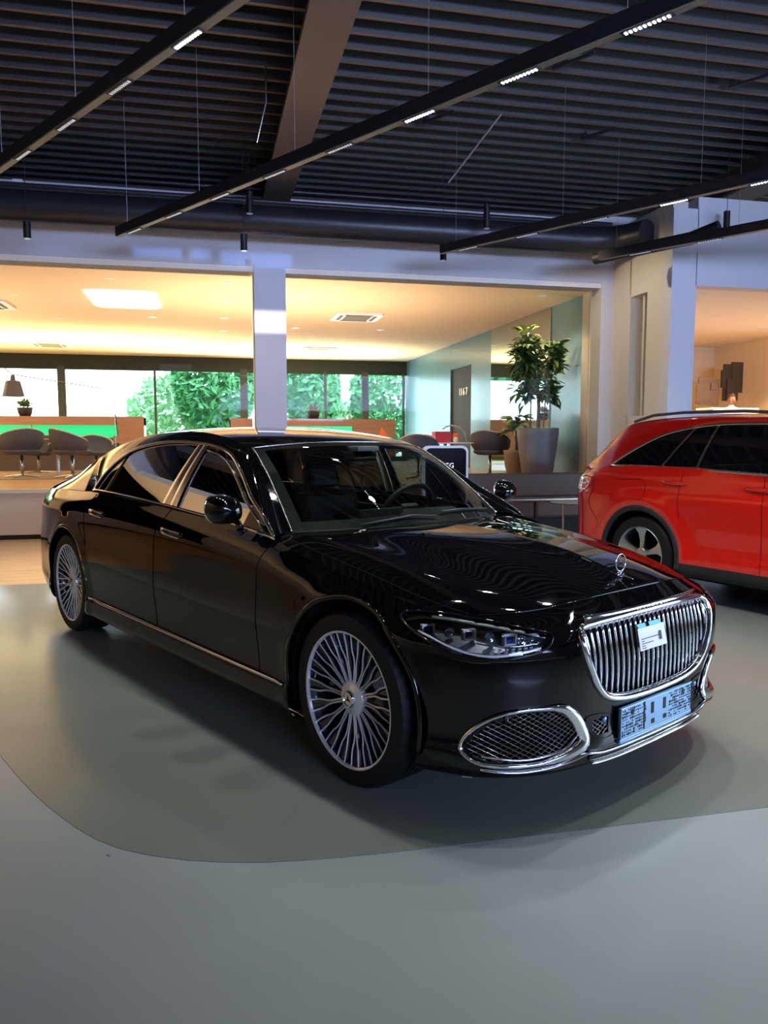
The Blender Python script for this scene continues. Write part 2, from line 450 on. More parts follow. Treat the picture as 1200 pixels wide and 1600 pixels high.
# glossy green side wall with door and mirror panel
struct('wall_green', MB().box((6.42, 22.2, 2.28), (.16, 4.8, 3.2)).box((6.42, 17.45, 2.28), (.16, 1.4, 3.2)).box((6.42, 18.97, 3.55), (.16, 1.65, .66)).box((6.42, 12.9, 2.28), (.16, 1.6, 3.2)), M['green_glass_wall'])
struct('wall_mirror', MB().box((6.40, 15.2, 2.28), (.16, 3.1, 3.2)), M['mirror_glass'])
struct('door_1', MB().box((6.44, 18.97, 1.96), (.10, 1.65, 2.54)), M['beam_dark'])
dn = letters('1167', (.26), .004, M['digit_light'], None, .11, 'door_number'); tag(dn, 'pale lettering 1167 on the dark door in the green wall', 'sign')
dn.matrix_world = Matrix(((0, 0, -1, 6.38), (-1, 0, 0, 18.85), (0, 1, 0, 2.52), (0, 0, 0, 1)))
# right hand room
struct('room_floor_right', MB().box((11.6, 15.2, .59), (9.6, 9.6, .2)), M['wood_floor'])
struct('ceiling_right', MB().box((11.6, 15.2, 3.72), (9.6, 9.7, .12)), M['inner_ceiling'])
struct('wall_cream', MB().box((9.6, 17.2, 2.2), (5.6, .2, 3.0)).box((12.4, 15.6, 2.2), (.2, 3.4, 3.0)).box((14.4, 13.9, 2.2), (4.0, .2, 3.0)), M['wall_cream'])
# enclosure outside the view: left wall, right glazing, wall with slots behind the viewer
struct('wall_left', MB().box((-12.1, 9, 2.7), (.2, 32, 5.4)), M['wall_warm'])
struct('wall_right_rear', MB().box((11.1, -4.4, 2.4), (.2, 5.4, 4.8)).box((11.1, 3.0, 4.1), (.2, 9.4, 1.2)).box((11.1, 4.2, 1.8), (.2, 2.0, 3.6)).box((11.1, .8, .3), (.2, 5, .6)), M['wall_white'])
rg = MB()
for yy in (-1.6, -.4, .8, 2.0, 3.2): rg.box((11.1, yy, 2.0), (.06, .06, 2.9))
struct('window_7', rg, M['window_frame'])
struct('wall_right_far', MB().box((11.1, 7.8, 2.7), (.2, 5.2, 5.4)).box((11.1, -.9, 5.05), (.2, 12.2, .9)), M['wall_white'])
# rear wall: closed below, unseen slots placed to cut the low sun into patches
TR = 18.77 / SUN_D.y
def slot(x0, x1, z0, z1): return (x0 - SUN_D.x * TR, x1 - SUN_D.x * TR, z0 - SUN_D.z * TR, z1 - SUN_D.z * TR)
SL = [slot(-.95, -.29, 4.01, 4.145), slot(-.165, .11, 4.01, 4.15), slot(.27, 1.3, 3.93, 4.145), slot(.2, 1.4, 3.0, 3.30)]
xs = sorted({-12, 11} | {s_[0] for s_ in SL} | {s_[1] for s_ in SL}); zs = sorted({3.85, 5.5} | {s_[2] for s_ in SL} | {s_[3] for s_ in SL})
rw = MB()
for xa, xb in zip(xs[:-1], xs[1:]):
    for za, zb_ in zip(zs[:-1], zs[1:]):
        cx_, cz_ = (xa + xb) / 2, (za + zb_) / 2
        if any(s_[0] < cx_ < s_[1] and s_[2] < cz_ < s_[3] for s_ in SL): continue
        rw.box((cx_, -7.0, cz_), (xb - xa, .04, zb_ - za))
struct('wall_rear', rw, M['wall_warm'])
for k_, s_ in enumerate(SL[:3]): struct('window_%d' % (9 + k_), MB().box(((s_[0] + s_[1]) / 2, -7.0, (s_[2] + s_[3]) / 2), (s_[1] - s_[0], .01, s_[3] - s_[2])), M['sun_tint_pane'])  # added tinted panes, dimming and bluing the sun patches on the header
struct('wall_rear_low', MB().box((-4.5, -7.0, 1.93), (15, .2, 3.84)).box((7.05, -7.0, 1.93), (8.1, .2, 3.84)), M['wall_warm'])

struct('ceiling_mezzanine', MB().box((-8.9, 3.6, 3.85), (6.2, 16.0, .2)), M['inner_ceiling'])
# outside ground
struct('ground_outside', MB().box((0, 45, -.3), (120, 41, .2)), M['ground_grass'])

# ---- services under the roof
def pipe(name, pts, r, m, label, cat='pipe', n=16, group=None):
    return tag(MB().tube(pts, r, n).build(name, m, None, True, sharp=40), label, cat, group)
pipe('ventilation_duct', [(-12, 11.2, 4.45), (5.7, 11.2, 4.45), (6.1, 11.1, 4.45), (6.3, 10.9, 4.45), (6.42, 10.6, 4.45)], .20, M['duct_black'], 'thick round black ventilation duct running along the top of the white wall', 'duct', 24)
pipe('cable_conduit', [(-12, 11.45, 4.78), (6.3, 11.45, 4.78)], .035, M['duct_black'], 'thin black conduit just above the thick ventilation duct')
tag(MB().box((-3, 11.66, 4.83), (18.5, .16, .05)).build('cable_tray', M['duct_black']), 'flat black cable tray above the ventilation duct', 'tray')
pipe('sprinkler_pipe', [(-12, 12.3, 5.20), (7.6, 12.3, 5.20)], .03, M['duct_black'], 'slim dark pipe high against the white strip under the roof')
for x in (-1.8, 1.9):
    pass
tag(MB().box((-2.40, 11.66, 4.88), (.12, .10, .05)).build('junction_box', M['white_plastic']), 'small white box on the tray at the upper left', 'box')

# ---- lighting tracks
TD = Vector((.524, -.852, 0)).normalized(); TN = Vector((-TD.y, TD.x, 0))
def track(name, x0, y0, L, phase, label, off=0.0, on=(), e=55, zt=3.945):
    t = empty(name, (x0, y0, zt), math.atan2(TD.y, TD.x), label, 'light track', 'black suspended light tracks')
    MB().box((L / 2, 0, 0), (L, .075, .11)).build('housing', M['track_black'], t)
    MB().box((L / 2, 0, -.058), (L, .060, .006)).build('cover_strip', M['track_cover'], t)
    k = 0; s = phase
    while s < L - .2:
        if s > .1:
            b = MB(); d = MB()
            b.box((s, 0, -.063), (.33, .05, .006))
            for q_ in range(10): d.box((s - .135 + q_ * .03, 0, -.068), (.013, .024, .006))
            mo = b.build('light_module', M['matt_black'], t)
            lit = k in on
            tag(d.build('led_dots', M['led_dot'] if lit else M['led_dot_dim'], mo), kind='stuff')
            if True:
                p = Vector((x0, y0, zt - .08)) + TD * s
                l_ = bpy.data.lights.new('module_light', 'SPOT'); l_.shadow_soft_size = .05; l_.energy = e * (1.0 if (y0 + TD.y * s) > 2.6 else .22); l_.color = (.96, .98, .97); l_.spot_size = R(95); l_.spot_blend = 1.0
                lo = bpy.data.objects.new('module_light', l_); COL.objects.link(lo); lo.location = p; lo.rotation_euler = (0, 0, math.atan2(TD.y, TD.x))
        s += .92; k += 1
    w = .25
    while w < L:
        MB().cyl((w, 0, .05), (w, 0, 5.445 - zt), .0022, 5).build('suspension_wire', M['wire'], t)
        w += 1.62
    return t
track('light_track', -3.60, 10.96, 14.0, .32, 'black suspended light track crossing the upper left corner of the ceiling', on=tuple(range(7, 20)), e=105, zt=3.965)
track('light_track', -.993, 10.214, 13.5, .42, 'long black light track crossing the middle of the ceiling with three bright modules', on=tuple(range(5, 20)), e=250)
track('light_track', 3.117, 10.173, 12.5, .45, 'black light track ending above the middle of the right opening', on=tuple(range(3, 14)))
track('light_track', 5.355, 10.036, 9.0, .60, 'rightmost black light track in front of the blue-lit wall', on=tuple(range(3, 10)))
# spare mounting bars on the deck
for x, y, lb in [(2.89, 9.62, 'short black mounting bar beside the middle track, left of the diagonal rod'), (3.86, 7.92, 'short black mounting bar under the brightest dotted light module'), (5.08, 9.64, 'short black mounting bar farthest right on the pale part of the deck'),
                 (4.18, 6.78, 'short black mounting bar at the top edge beside the middle track'), (-.11, 8.19, 'short black mounting bar beside the bright module of the left track'), (-.86, 9.68, 'short black mounting bar beside the second module of the left track'), (6.0, 7.88, 'short black mounting bar at the right picture edge on the deck')]:
    o = MB().box((0, 0, 0), (.50, .03, .03)).box((-.2, 0, .04), (.06, .06, .06)).build('mounting_bar', M['matt_black']); o.location = (x, y, 5.40); o.rotation_euler = (0, 0, R(-58))
    tag(o, lb, 'bracket', 'mounting bars under the roof deck')
# cylinder spotlights
for x, y, zt, ln, lb in [(-2.104, 10.6, 4.10, .20, 'first black cylinder spotlight from the left under the duct'), (.539, 10.6, 4.10, .21, 'black cylinder spotlight left of the white pillar under the duct'),
                     (.62, 10.6, 4.64, .27, 'black cylinder spotlight hanging beside the roof beam'), (3.906, 10.6, 4.69, .32, 'tall black cylinder spotlight on a thin wire above the right opening'),
                     (3.274, 10.6, 4.09, .19, 'small black cylinder spotlight at the end of the light track'), (7.23, 9.9, 4.62, .29, 'black cylinder spotlight in front of the blue-lit wall')]:
    t = empty('cylinder_spotlight', (x, y, zt), 0, lb, 'spotlight', 'black cylinder spotlights')
    MB().cyl((0, 0, -ln), (0, 0, 0), .045, 18).build('housing', M['track_black'], t, True, sharp=40)
    MB().lathe([(.040, -ln - .004), (.043, -ln - .004), (.043, -ln + .002), (.040, -ln + .002)], 18).build('lens_ring', M['steel'], t)
    MB().cyl((0, 0, 0), (0, 0, 5.45 - zt), .004, 6).build('stem', M['matt_black'], t)
lamp('cylinder_lamp', 'SPOT', (3.906, 10.6, 4.35), 260, (1.0, .80, .55), .04, target=(6.6, 10.9, 2.6), spot=80, blend=.8)
lamp('cylinder_lamp', 'SPOT', (.62, 10.6, 4.35), 60, (1.0, .80, .55), .04, target=(.95, 11.7, 1.2), spot=60, blend=.8)
o = pipe('diagonal_rod', [(3.15, 10.0, 4.75), (3.62, 9.35, 5.40)], .012, M['wire'], 'thin grey diagonal rod under the roof deck near the centre', 'rod')
pipe('hanging_cable', [(.70, 8.7, 5.42), (.70, 8.68, 5.0), (.60, 8.75, 4.6)], .010, M['steel'], 'grey cable hanging from the deck left of the beam', 'cable')
pipe('stub_duct', [(5.45, 10.35, 3.98), (6.2, 9.2, 4.02), (6.4, 8.9, 4.1)], .085, M['duct_black'], 'short olive black tube beside the right corner under the light track', 'duct')
# ================================================================ black limousine (own frame: x forward, y to its left, z up)
CAR_AT = (1.3705, 3.4841, 0.0); CAR_HEAD = R(-62.69)
car = empty('limousine', CAR_AT, CAR_HEAD,
            'long black limousine with chrome slatted grille and upright star on its bonnet', 'car')
WB = 3.396; WZ = 0.368

PLAN = np.array([(.87, 0), (.862, .27), (.82, .53), (.745, .70), (.61, .835), (.40, .915), (0, .948), (-.35, .953), (-.7, .955), (-1.1, .957),
        (-1.83, .958), (-2.6, .958), (-3.1, .957), (-3.6, .95), (-4.0, .925), (-4.33, .85), (-4.52, .66), (-4.585, .35), (-4.59, 0)], float)
TOP = np.array([(.735, 0, .830), (.725, .27, .826), (.672, .50, .803), (.565, .65, .784), (.44, .765, .782), (.29, .835, .806), (0, .868, .856), (-.35, .880, .908),
       (-.7, .888, .965), (-1.1, .893, 1.0), (-1.83, .900, 1.035), (-2.6, .897, 1.058), (-3.1, .889, 1.066), (-3.6, .868, 1.055),
       (-4.0, .828, 1.036), (-4.3, .75, 1.022), (-4.49, .58, 1.0), (-4.57, .3, 1.0), (-4.58, 0, 1.005)], float)
WF = [1, 1, 1, 1, .75, .38, 0, 0, 0, 0, 0, 0, 0, 0, 0, 0, 0, 0, 0]
WR = [0] * 13 + [0, .3, .75, 1, 1, 1]
ZF = [.185, .205, .26, .35, .475, .60, .71]; IF = [.13, .05, .02, .03, .02, .012, .035]
ZS = [.17, .205, .29, .35, .58, .73, None]; IS = [.09, .012, .004, .018, .0, .006, .018]
ZR = [.24, .28, .38, .48, .62, .78, .92]; IR = [.20, .08, .01, .0, .01, .03, .05]
def _norms(P):
    T = np.gradient(P, axis=0); N = np.stack([-T[:, 1], T[:, 0]], 1) * -1
    N[0] = (1, 0); N[-1] = (-1, 0)
    return N / np.linalg.norm(N, axis=1)[:, None]
PN = _norms(PLAN)
CTRL = np.zeros((8, 19, 3))
for k in range(19):
    for r_ in range(7):
        zs = ZS[r_] if ZS[r_] else TOP[k, 2] - .095
        wf, wr = WF[k], WR[k]; ws = 1 - wf - wr
        z = wf * ZF[r_] + wr * ZR[r_] + ws * zs; ins = wf * IF[r_] + wr * IR[r_] + ws * IS[r_]
        CTRL[r_, k, :2] = PLAN[k] - PN[k] * ins; CTRL[r_, k, 2] = z
    CTRL[7, k] = TOP[k]
def k_at_x(x):
    ks = np.linspace(0, 18, 3601); xs = crk(PLAN, ks)[:, 0]
    return float(np.interp(-x, -xs, ks))
BREAKS = [0, k_at_x(.385), k_at_x(-.68), k_at_x(-1.83), k_at_x(-3.02), k_at_x(-4.1), 18]
def dense_ks(step):
    out = []; bi = []
    for a, b in zip(BREAKS[:-1], BREAKS[1:]):
        t = np.linspace(a, b, 400); c = crk(PLAN, t); L = np.r_[0, np.cumsum(np.linalg.norm(np.diff(c, axis=0), axis=1))]
        n = max(2, int(L[-1] / step)); s = np.linspace(0, L[-1], n + 1); bi.append(len(out)); out += list(np.interp(s, L, t)[:-1])
    out.append(18.0); bi.append(len(out) - 1)
    return np.array(out), bi
KS, BI = dense_ks(.022)
NR = 50
rows = np.linspace(0, 7, NR)
BAND = np.zeros((NR, len(KS), 3))
_tmp = np.stack([crk(CTRL[r_], KS) for r_ in range(8)])            # 8 x n x 3
for j in range(len(KS)):
    BAND[:, j] = crk(_tmp[:, j], rows)
BAND[:, 0, 1] = 0; BAND[:, -1, 1] = 0
def skew(x, z):
    w = np.clip((-.30 - x) / .3, 0, 1) * np.clip((x + 3.75) / .4, 0, 1)
    return np.clip(z - .87, 0, 1) * .9 * w
BAND[..., 0] += skew(BAND[..., 0], BAND[..., 2])
for cx in (0.0, -WB):                                               # soft flare round the wheels
    d = np.hypot(BAND[..., 0] - cx, BAND[..., 2] - WZ)
    BAND[..., 1] += np.where(BAND[..., 1] > .6, .010 * np.exp(-((d - .44) / .05) ** 2), 0)

def mir(G, sg):
    G = np.array(G, float).copy(); G[..., 1] *= sg
    return G
def panel(name, cells, G, sg, m, parent, sub=None):
    """build a panel from the chosen cells (i,j) of grid G; sg mirrors"""
    use = {}; vs = []; fs = []
    for (i, j) in cells:
        q = []
        for a, b in ((i, j), (i, j + 1), (i + 1, j + 1), (i + 1, j)):
            if (a, b) not in use: use[(a, b)] = len(vs); vs.append((G[a, b, 0], G[a, b, 1] * sg, G[a, b, 2]))
            q.append(use[(a, b)])
        fs.append(tuple(q) if sg > 0 else tuple(q[::-1]))
    b = MB(); b.add(vs, fs)
    return b.build(name, m, parent, smooth=True)
# ---- wheel openings: drop cells inside the circles and snap the rim of the hole to the circle
AR = .420
def arch_inside(P):
    return min(math.hypot(P[0] - cx, P[2] - WZ) for cx in (0.0, -WB)) < AR
keep = np.ones((NR - 1, len(KS) - 1), bool)
INS = np.zeros((NR, len(KS)), bool)
for i in range(NR):
    for j in range(len(KS)):
        INS[i, j] = arch_inside(BAND[i, j]) and BAND[i, j, 1] > .5
for i in range(NR - 1):
    for j in range(len(KS) - 1):
        if INS[i, j] and INS[i + 1, j] and INS[i, j + 1] and INS[i + 1, j + 1]: keep[i, j] = False
for i in range(NR):
    for j in range(len(KS)):
        if INS[i, j]:
            cx = 0.0 if abs(BAND[i, j, 0]) < 1 else -WB
            dx, dz = BAND[i, j, 0] - cx, BAND[i, j, 2] - WZ; L = math.hypot(dx, dz)
            if L > AR - .04: BAND[i, j, 0] = cx + dx * AR / L; BAND[i, j, 2] = WZ + dz * AR / L
BANDC = BAND.copy()
# ---- front openings (grille, lamps, intakes): outlines as (s, z) seen from ahead
HL = [(.893, .738), (.880, .768), (.848, .783), (.798, .783), (.726, .770), (.64, .750), (.570, .730), (.590, .705), (.629, .682), (.695, .665), (.759, .654), (.82, .655), (.865, .667), (.889, .700)]
GR = [(0, .752), (.20, .751), (.36, .745), (.440, .735), (.462, .712), (.458, .66), (.425, .575), (.378, .505), (.33, .468), (.25, .448), (.12, .438), (0, .436)]
IT = [(.838, .300), (.832, .345), (.805, .405), (.765, .445), (.70, .467), (.62, .470), (.545, .458), (.49, .415), (.455, .365), (.44, .318), (.50, .288), (.60, .270), (.72, .262), (.81, .270)]
IC = [(.435, .400), (.290, .385), (.285, .315), (.385, .318)]
def inpoly(s, z, P):
    c = False; n = len(P); j = n - 1
    for i in range(n):
        if (P[i][1] > z) != (P[j][1] > z) and s < (P[j][0] - P[i][0]) * (z - P[i][1]) / (P[j][1] - P[i][1] + 1e-12) + P[i][0]: c = not c
        j = i
    return c
for i in range(NR - 1):
    for j in range(BI[1] + 12):
        c_ = BAND[i:i + 2, j:j + 2].reshape(4, 3)
        if c_[:, 0].min() < .2: continue
        for P_ in (HL, GR, IT, IC):
            if all(inpoly(q[1], q[2], P_) for q in c_): keep[i, j] = False
# ---- panels of the lower body
def zrow(i, j): return BAND[i, j, 2]
names = ['front_bumper', 'front_wing', 'front_door', 'rear_door', 'rear_quarter', 'rear_bumper']
SILL_Z = .335
for sg in (-1, 1):
    for n_, (a, b) in zip(names, zip(BI[:-1], BI[1:])):
        up, lo = [], []
        for i in range(NR - 1):
            for j in range(a, b):
                if keep[i, j]:
                    zc = BAND[i:i + 2, j:j + 2, 2].mean()
                    (lo if (n_ in ('front_door', 'rear_door') and zc < SILL_Z) else up).append((i, j))
        panel(n_, up, BAND, sg, M['black_paint'], car)
        if lo: panel('sill_panel', lo, BAND, sg, M['black_paint'], car)

# ---- bonnet, cowl, boot
def topc(ks): return crk(TOP, ks)
hood_c = [(.735, 0, .830), (.60, 0, .872), (.40, 0, .915), (.1, 0, .952), (-.2, 0, .978), (-.47, 0, .998)]
cowl = [(-.47, 0, .998), (-.51, .35, .994), (-.60, .62, .986), (-.67, .78, .978), (-.655, .888, .965)]
l4s = topc(np.linspace(4, 8, 25)); l4s[-1] = cowl[-1]; l4n = topc(np.linspace(0, 4, 25))
HNU, HNV = 128, 84
HOOD = coons(hood_c, l4s, l4n, cowl, HNU, HNV)                       # [v(center->edge), u(nose->cowl)]
vv = np.linspace(0, 1, HNV)[:, None]; uu = np.linspace(0, 1, HNU)[None, :]
prof = np.sin(np.pi * np.clip(uu, 0, 1)) ** .6
HOOD[..., 2] += prof * (.036 * (1 - vv ** 2) * (vv > 0) + .016 * np.exp(-((vv - .78) / .13) ** 2) - .010 * np.exp(-((vv - .5) / .16) ** 2))
HOOD[0, :, 2] += (prof * .020)[0] - (prof * .020)[0] * 0 if False else 0
HOOD[0, :, 2] = HOOD[1, :, 2]
HOOD[..., 0][:, 0:1] = HOOD[..., 0][:, 0:1]
jh = int(HNV * .915)
for sg in (-1, 1):
    pass
cells_h = [(i, j) for i in range(jh) for j in range(HNU - 1)]
cells_w = [(i, j) for i in range(jh, HNV - 1) for j in range(HNU - 1)]
def two_sided(name, cells, G, m, parent):
    b = MB()
    for sg in (-1, 1):
        use = {}; vs = []; fs = []
        for (i, j) in cells:
            q = []
            for a, c in ((i, j), (i, j + 1), (i + 1, j + 1), (i + 1, j)):
                if (a, c) not in use: use[(a, c)] = len(vs); vs.append((G[a, c, 0], G[a, c, 1] * sg, G[a, c, 2]))
                q.append(use[(a, c)])
            fs.append(tuple(q) if sg < 0 else tuple(q[::-1]))
        b.add(vs, fs)
    o = b.build(name, m, parent, smooth=True)
    bm = bmesh.new(); bm.from_mesh(o.data); bmesh.ops.remove_doubles(bm, verts=bm.verts, dist=.0005)
    bmesh.ops.recalc_face_normals(bm, faces=bm.faces); bm.to_mesh(o.data); bm.free()
    return o
hood = two_sided('bonnet', cells_h, HOOD, M['black_paint'], car)
for sg in (-1, 1):
    panel('wing_top', cells_w, HOOD, sg, M['black_paint'], car)

# ---- greenhouse curves
def SG(x, z):
    h = z - 1.0
    return .888 - .40 * h - .40 * h * abs(h) - .012 * ((x + 1.9) / 1.3) ** 2
E_ = np.array([(-.70, .775, .988), (-.90, .725, 1.15), (-1.10, .678, 1.292), (-1.31, .632, 1.395), (-1.75, .60, 1.468), (-2.3, .592, 1.478), (-2.85, .592, 1.440),
      (-3.3, .605, 1.355), (-3.7, .63, 1.235), (-4.0, .665, 1.13), (-4.25, .76, 1.03)])
C_ = np.array([(-.47, 0, .998), (-.74, 0, 1.18), (-.98, 0, 1.335), (-1.20, 0, 1.43), (-1.70, 0, 1.500), (-2.3, 0, 1.512), (-2.9, 0, 1.476),
      (-3.4, 0, 1.385), (-3.82, 0, 1.262), (-4.12, 0, 1.16), (-4.27, 0, 1.118)])
Dxz = [(-.60, .975), (-.74, 1.055), (-.93, 1.145), (-1.15, 1.268), (-1.40, 1.368), (-1.90, 1.418), (-2.45, 1.400), (-2.78, 1.335), (-2.98, 1.20), (-3.06, 1.072)]
D_ = np.array([(x, SG(x, z), z) for x, z in Dxz])
DTAIL = np.array([(-3.06, .889, 1.066), (-3.5, .873, 1.058), (-3.95, .832, 1.038), (-4.25, .76, 1.03)])
NT = 120; NQ = 26
tE = np.linspace(0, 10, NT)
Ed, Cd = crk(E_, tE), crk(C_, tE)
q = np.linspace(0, 1, NQ)
ROOF = np.zeros((NQ, NT, 3))
for i, qq in enumerate(q):
    ROOF[i, :, 0] = Cd[:, 0] + (Ed[:, 0] - Cd[:, 0]) * qq ** 2
    ROOF[i, :, 1] = Ed[:, 1] * qq
    ROOF[i, :, 2] = Cd[:, 2] - (Cd[:, 2] - Ed[:, 2]) * qq ** 2.4
t_ws = int(NT * .285); t_bl = int(NT * .70); t_end = int(NT * .93)
qc = NQ - 2
def cells(i0, i1, j0, j1): return [(i, j) for i in range(i0, i1) for j in range(j0, j1)]
two_sided('windscreen', cells(0, qc, 0, t_ws), ROOF, M['windscreen'], car)
two_sided('roof', cells(0, NQ - 1, t_ws, t_bl), ROOF, M['black_paint'], car)
two_sided('rear_window', cells(0, qc, t_bl, t_end), ROOF, M['privacy_glass'], car)
# pillars: strip between the window line and the roof edge, and the edge rows of the roof grid
Dn = cr(D_, 90); Tn = cr(DTAIL, 31)
Dall = np.vstack([Dn, Tn[1:]])
Ee = cr(E_, 400); 
# match: first 75% of E with D, the rest with the tail
iE = np.r_[np.interp(np.linspace(0, 1, 90), [0, .12, .35, .8, 1], [0, 55, 130, 270, 315]), np.linspace(315, 399, 31)[1:]]
Eall = np.stack([np.interp(iE, np.arange(400), Ee[:, k]) for k in range(3)], 1)
NS = 10
SIDE = np.zeros((NS, len(Dall), 3))
for i in range(NS):
    w = i / (NS - 1)
    SIDE[i] = Dall * (1 - w) + Eall * w
    bul = .008 * math.sin(math.pi * w) * np.clip((Eall[:, 2] - 1.02) / .3, .15, 1)
    SIDE[i, :, 1] += bul * .75; SIDE[i, :, 2] += bul * .65
for sg in (-1, 1):
    panel('cant_rail', [(i, j) for i in range(NS - 1) for j in range(len(Dall) - 1)], SIDE, sg, M['black_paint'], car)
    panel('windscreen_pillar', cells(qc, NQ - 1, 0, t_ws), ROOF, sg, M['black_paint'], car)
    panel('rear_pillar', cells(qc, NQ - 1, t_bl, t_end), ROOF, sg, M['black_paint'], car)
# boot lid
c0b = [tuple(ROOF[0, t_end]), (-4.4, 0, 1.085), (-4.52, 0, 1.065), (-4.58, 0, 1.005)]
d0b = [tuple(ROOF[i, t_end]) for i in range(0, NQ, 5)] + [(-4.10, .80, 1.048)]
c1b = [tuple(p) for p in topc(np.linspace(14.25, 16, 8))]; c1b[0] = d0b[-1]
d1b = [tuple(p) for p in topc(np.linspace(18, 16, 12))]
BOOT = coons(c0b, c1b, d0b, d1b, 16, 24)
two_sided('boot_lid', [(i, j) for i in range(23) for j in range(15)], BOOT, M['black_paint'], car)

# ---- one query surface for placing details
_v, _f = [], []
def _addq(G, msk=None):
    for sg in (-1, 1):
        k = len(_v); h, w = G.shape[:2]
        for i in range(h):
            for j in range(w): _v.append((G[i, j, 0], G[i, j, 1] * sg, G[i, j, 2]))
        for i in range(h - 1):
            for j in range(w - 1): _f.append((k + i * w + j, k + i * w + j + 1, k + (i + 1) * w + j + 1, k + (i + 1) * w + j))
for G in (BANDC, HOOD, ROOF, SIDE, BOOT): _addq(G)
BVH = BVHTree.FromPolygons(_v, _f)
def hit(o, d):
    l, n, i, dist = BVH.ray_cast(Vector(o), Vector(d).normalized())
    return l, n
def on_front(s, z, off=0.0):
    l, n = hit((3, s, z), (-1, 0, 0))
    if l is None: return Vector((.6, s, z)), Vector((1, 0, 0))
    if n.x < 0: n = -n
    return l + n * off, n
def on_side(x, z, sg=-1, off=0.0):
    l, n = hit((x, sg * 3, z), (0, -sg, 0))
    if l is None: return Vector((x, sg * .95, z)), Vector((0, sg, 0))
    if n.y * sg < 0: n = -n
    return l + n * off, n
def on_top(x, y, off=0.0):
    l, n = hit((x, y, 3), (0, 0, -1))
    if n.z < 0: n = -n
    return l + n * off, n
# ================================================================ limousine details
def sweep(b, pts, w, d, nrm, closed=True, n=8):
    """ribbon with an oval section lying on the surface: w across, d along the normal"""
    b.tube(pts, w, n, closed=closed, ry=d, up=[Vector(x) for x in nrm] if not isinstance(nrm, Vector) else nrm)
    return b
def outline(P, n, closed=True, mirror=False):
    Q = [(0, s, z) for s, z in P]
    if mirror: Q = Q + [(0, -s, z) for s, z in P[::-1]][(1 if P[-1][0] == 0 else 0):]
    if mirror and P[0][0] == 0: Q = Q[:-1]
    return cr(Q, n, closed)
def front_pts(C, sg=1, off=0.0):
    out, nn = [], []
    for p in C:
        l, m_ = on_front(sg * p[1], p[2], off); out.append(l); nn.append(m_)
    return out, nn
def poly_fill(name, pts, m, parent, back=None):
    """a bowl: ring pts, walls to back ring, closed by a fan"""
    b = MB(); n = len(pts)
    if back is None:
        c = sum((Vector(p) for p in pts), Vector()) / n
        b.add(list(pts) + [c], [(i, (i + 1) % n, n) for i in range(n)])
    else:
        c = sum((Vector(p) for p in back), Vector()) / n
        b.add(list(pts) + list(back) + [c], [(i, (i + 1) % n, n + (i + 1) % n, n + i) for i in range(n)] + [(n + i, n + (i + 1) % n, 2 * n) for i in range(n)])
    return b.build(name, m, parent)

# ---- grille
gC = outline(GR, 96, True, True)
gp, gn = front_pts(gC, 1, .006)
gf = MB(); sweep(gf, gp, .014, .014, gn); gframe = gf.build('grille_frame', M['chrome'], car, True)
ring2 = MB(); sweep(ring2, [p - n_ * .012 + (Vector((0, 0, .594)) - Vector((0, 0, p.z))) * .045 - Vector((0, p.y, 0)) * .035 for p, n_ in zip(gp, gn)], .010, .012, gn)
ring2.build('inner_rim', M['chrome'], gframe, True)
bk = [p - Vector((.07, 0, 0)) for p in gp]
poly_fill('grille_backing', gp, M['deep_black'], car, bk)
def zlim(s, P):
    zs = []
    n = len(P)
    for i in range(n):
        a, b = P[i], P[(i + 1) % n]
        if (a[1] - s) * (b[1] - s) <= 0 and a[1] != b[1]: zs.append(a[2] + (b[2] - a[2]) * (s - a[1]) / (b[1] - a[1]))
    return (min(zs), max(zs)) if zs else (0, 0)
NSL = 26
for i in range(NSL):
    s = (i - (NSL - 1) / 2) * .0342
    z0, z1 = zlim(s, gC)
    pts = []; rr = []
    for k in range(9):
        z = z0 + .004 + (z1 - z0 - .008) * k / 8; xa, xb = on_front(s, z0 + .01)[0].x, on_front(s, z1 - .02)[0].x
        pts.append(Vector((xa + (xb - xa) * k / 8 - .014 + .014 * math.sin(math.pi * k / 8), s, z))); rr.append(.0042 + .0020 * math.sin(math.pi * min(1, k / 8 * 1.0)))
    b = MB(); b.tube(pts, rr, 6, ry=.007, up=Vector((1, 0, 0))); b.build('grille_slat', M['chrome'], gframe, True)
lto = letters('MAYBACH', .034, .002, M['chrome'], gframe, .012)
lto.matrix_local = Matrix(((0, 0, 1, on_front(.02, .758)[0].x + .015), (1, 0, 0, 0), (0, 1, 0, .747), (0, 0, 0, 1)))
# grille top lip plate (chrome bar the lettering stands on)
tb = MB()
lip = [on_front(s, .758, .004) for s in np.linspace(-.40, .40, 25)]
tb.tube([p for p, _ in lip], .010, 6, ry=.024, up=[Vector((.3, 0, 1)) for _ in lip]); tb.build('grille_top_bar', M['chrome'], gframe, True)
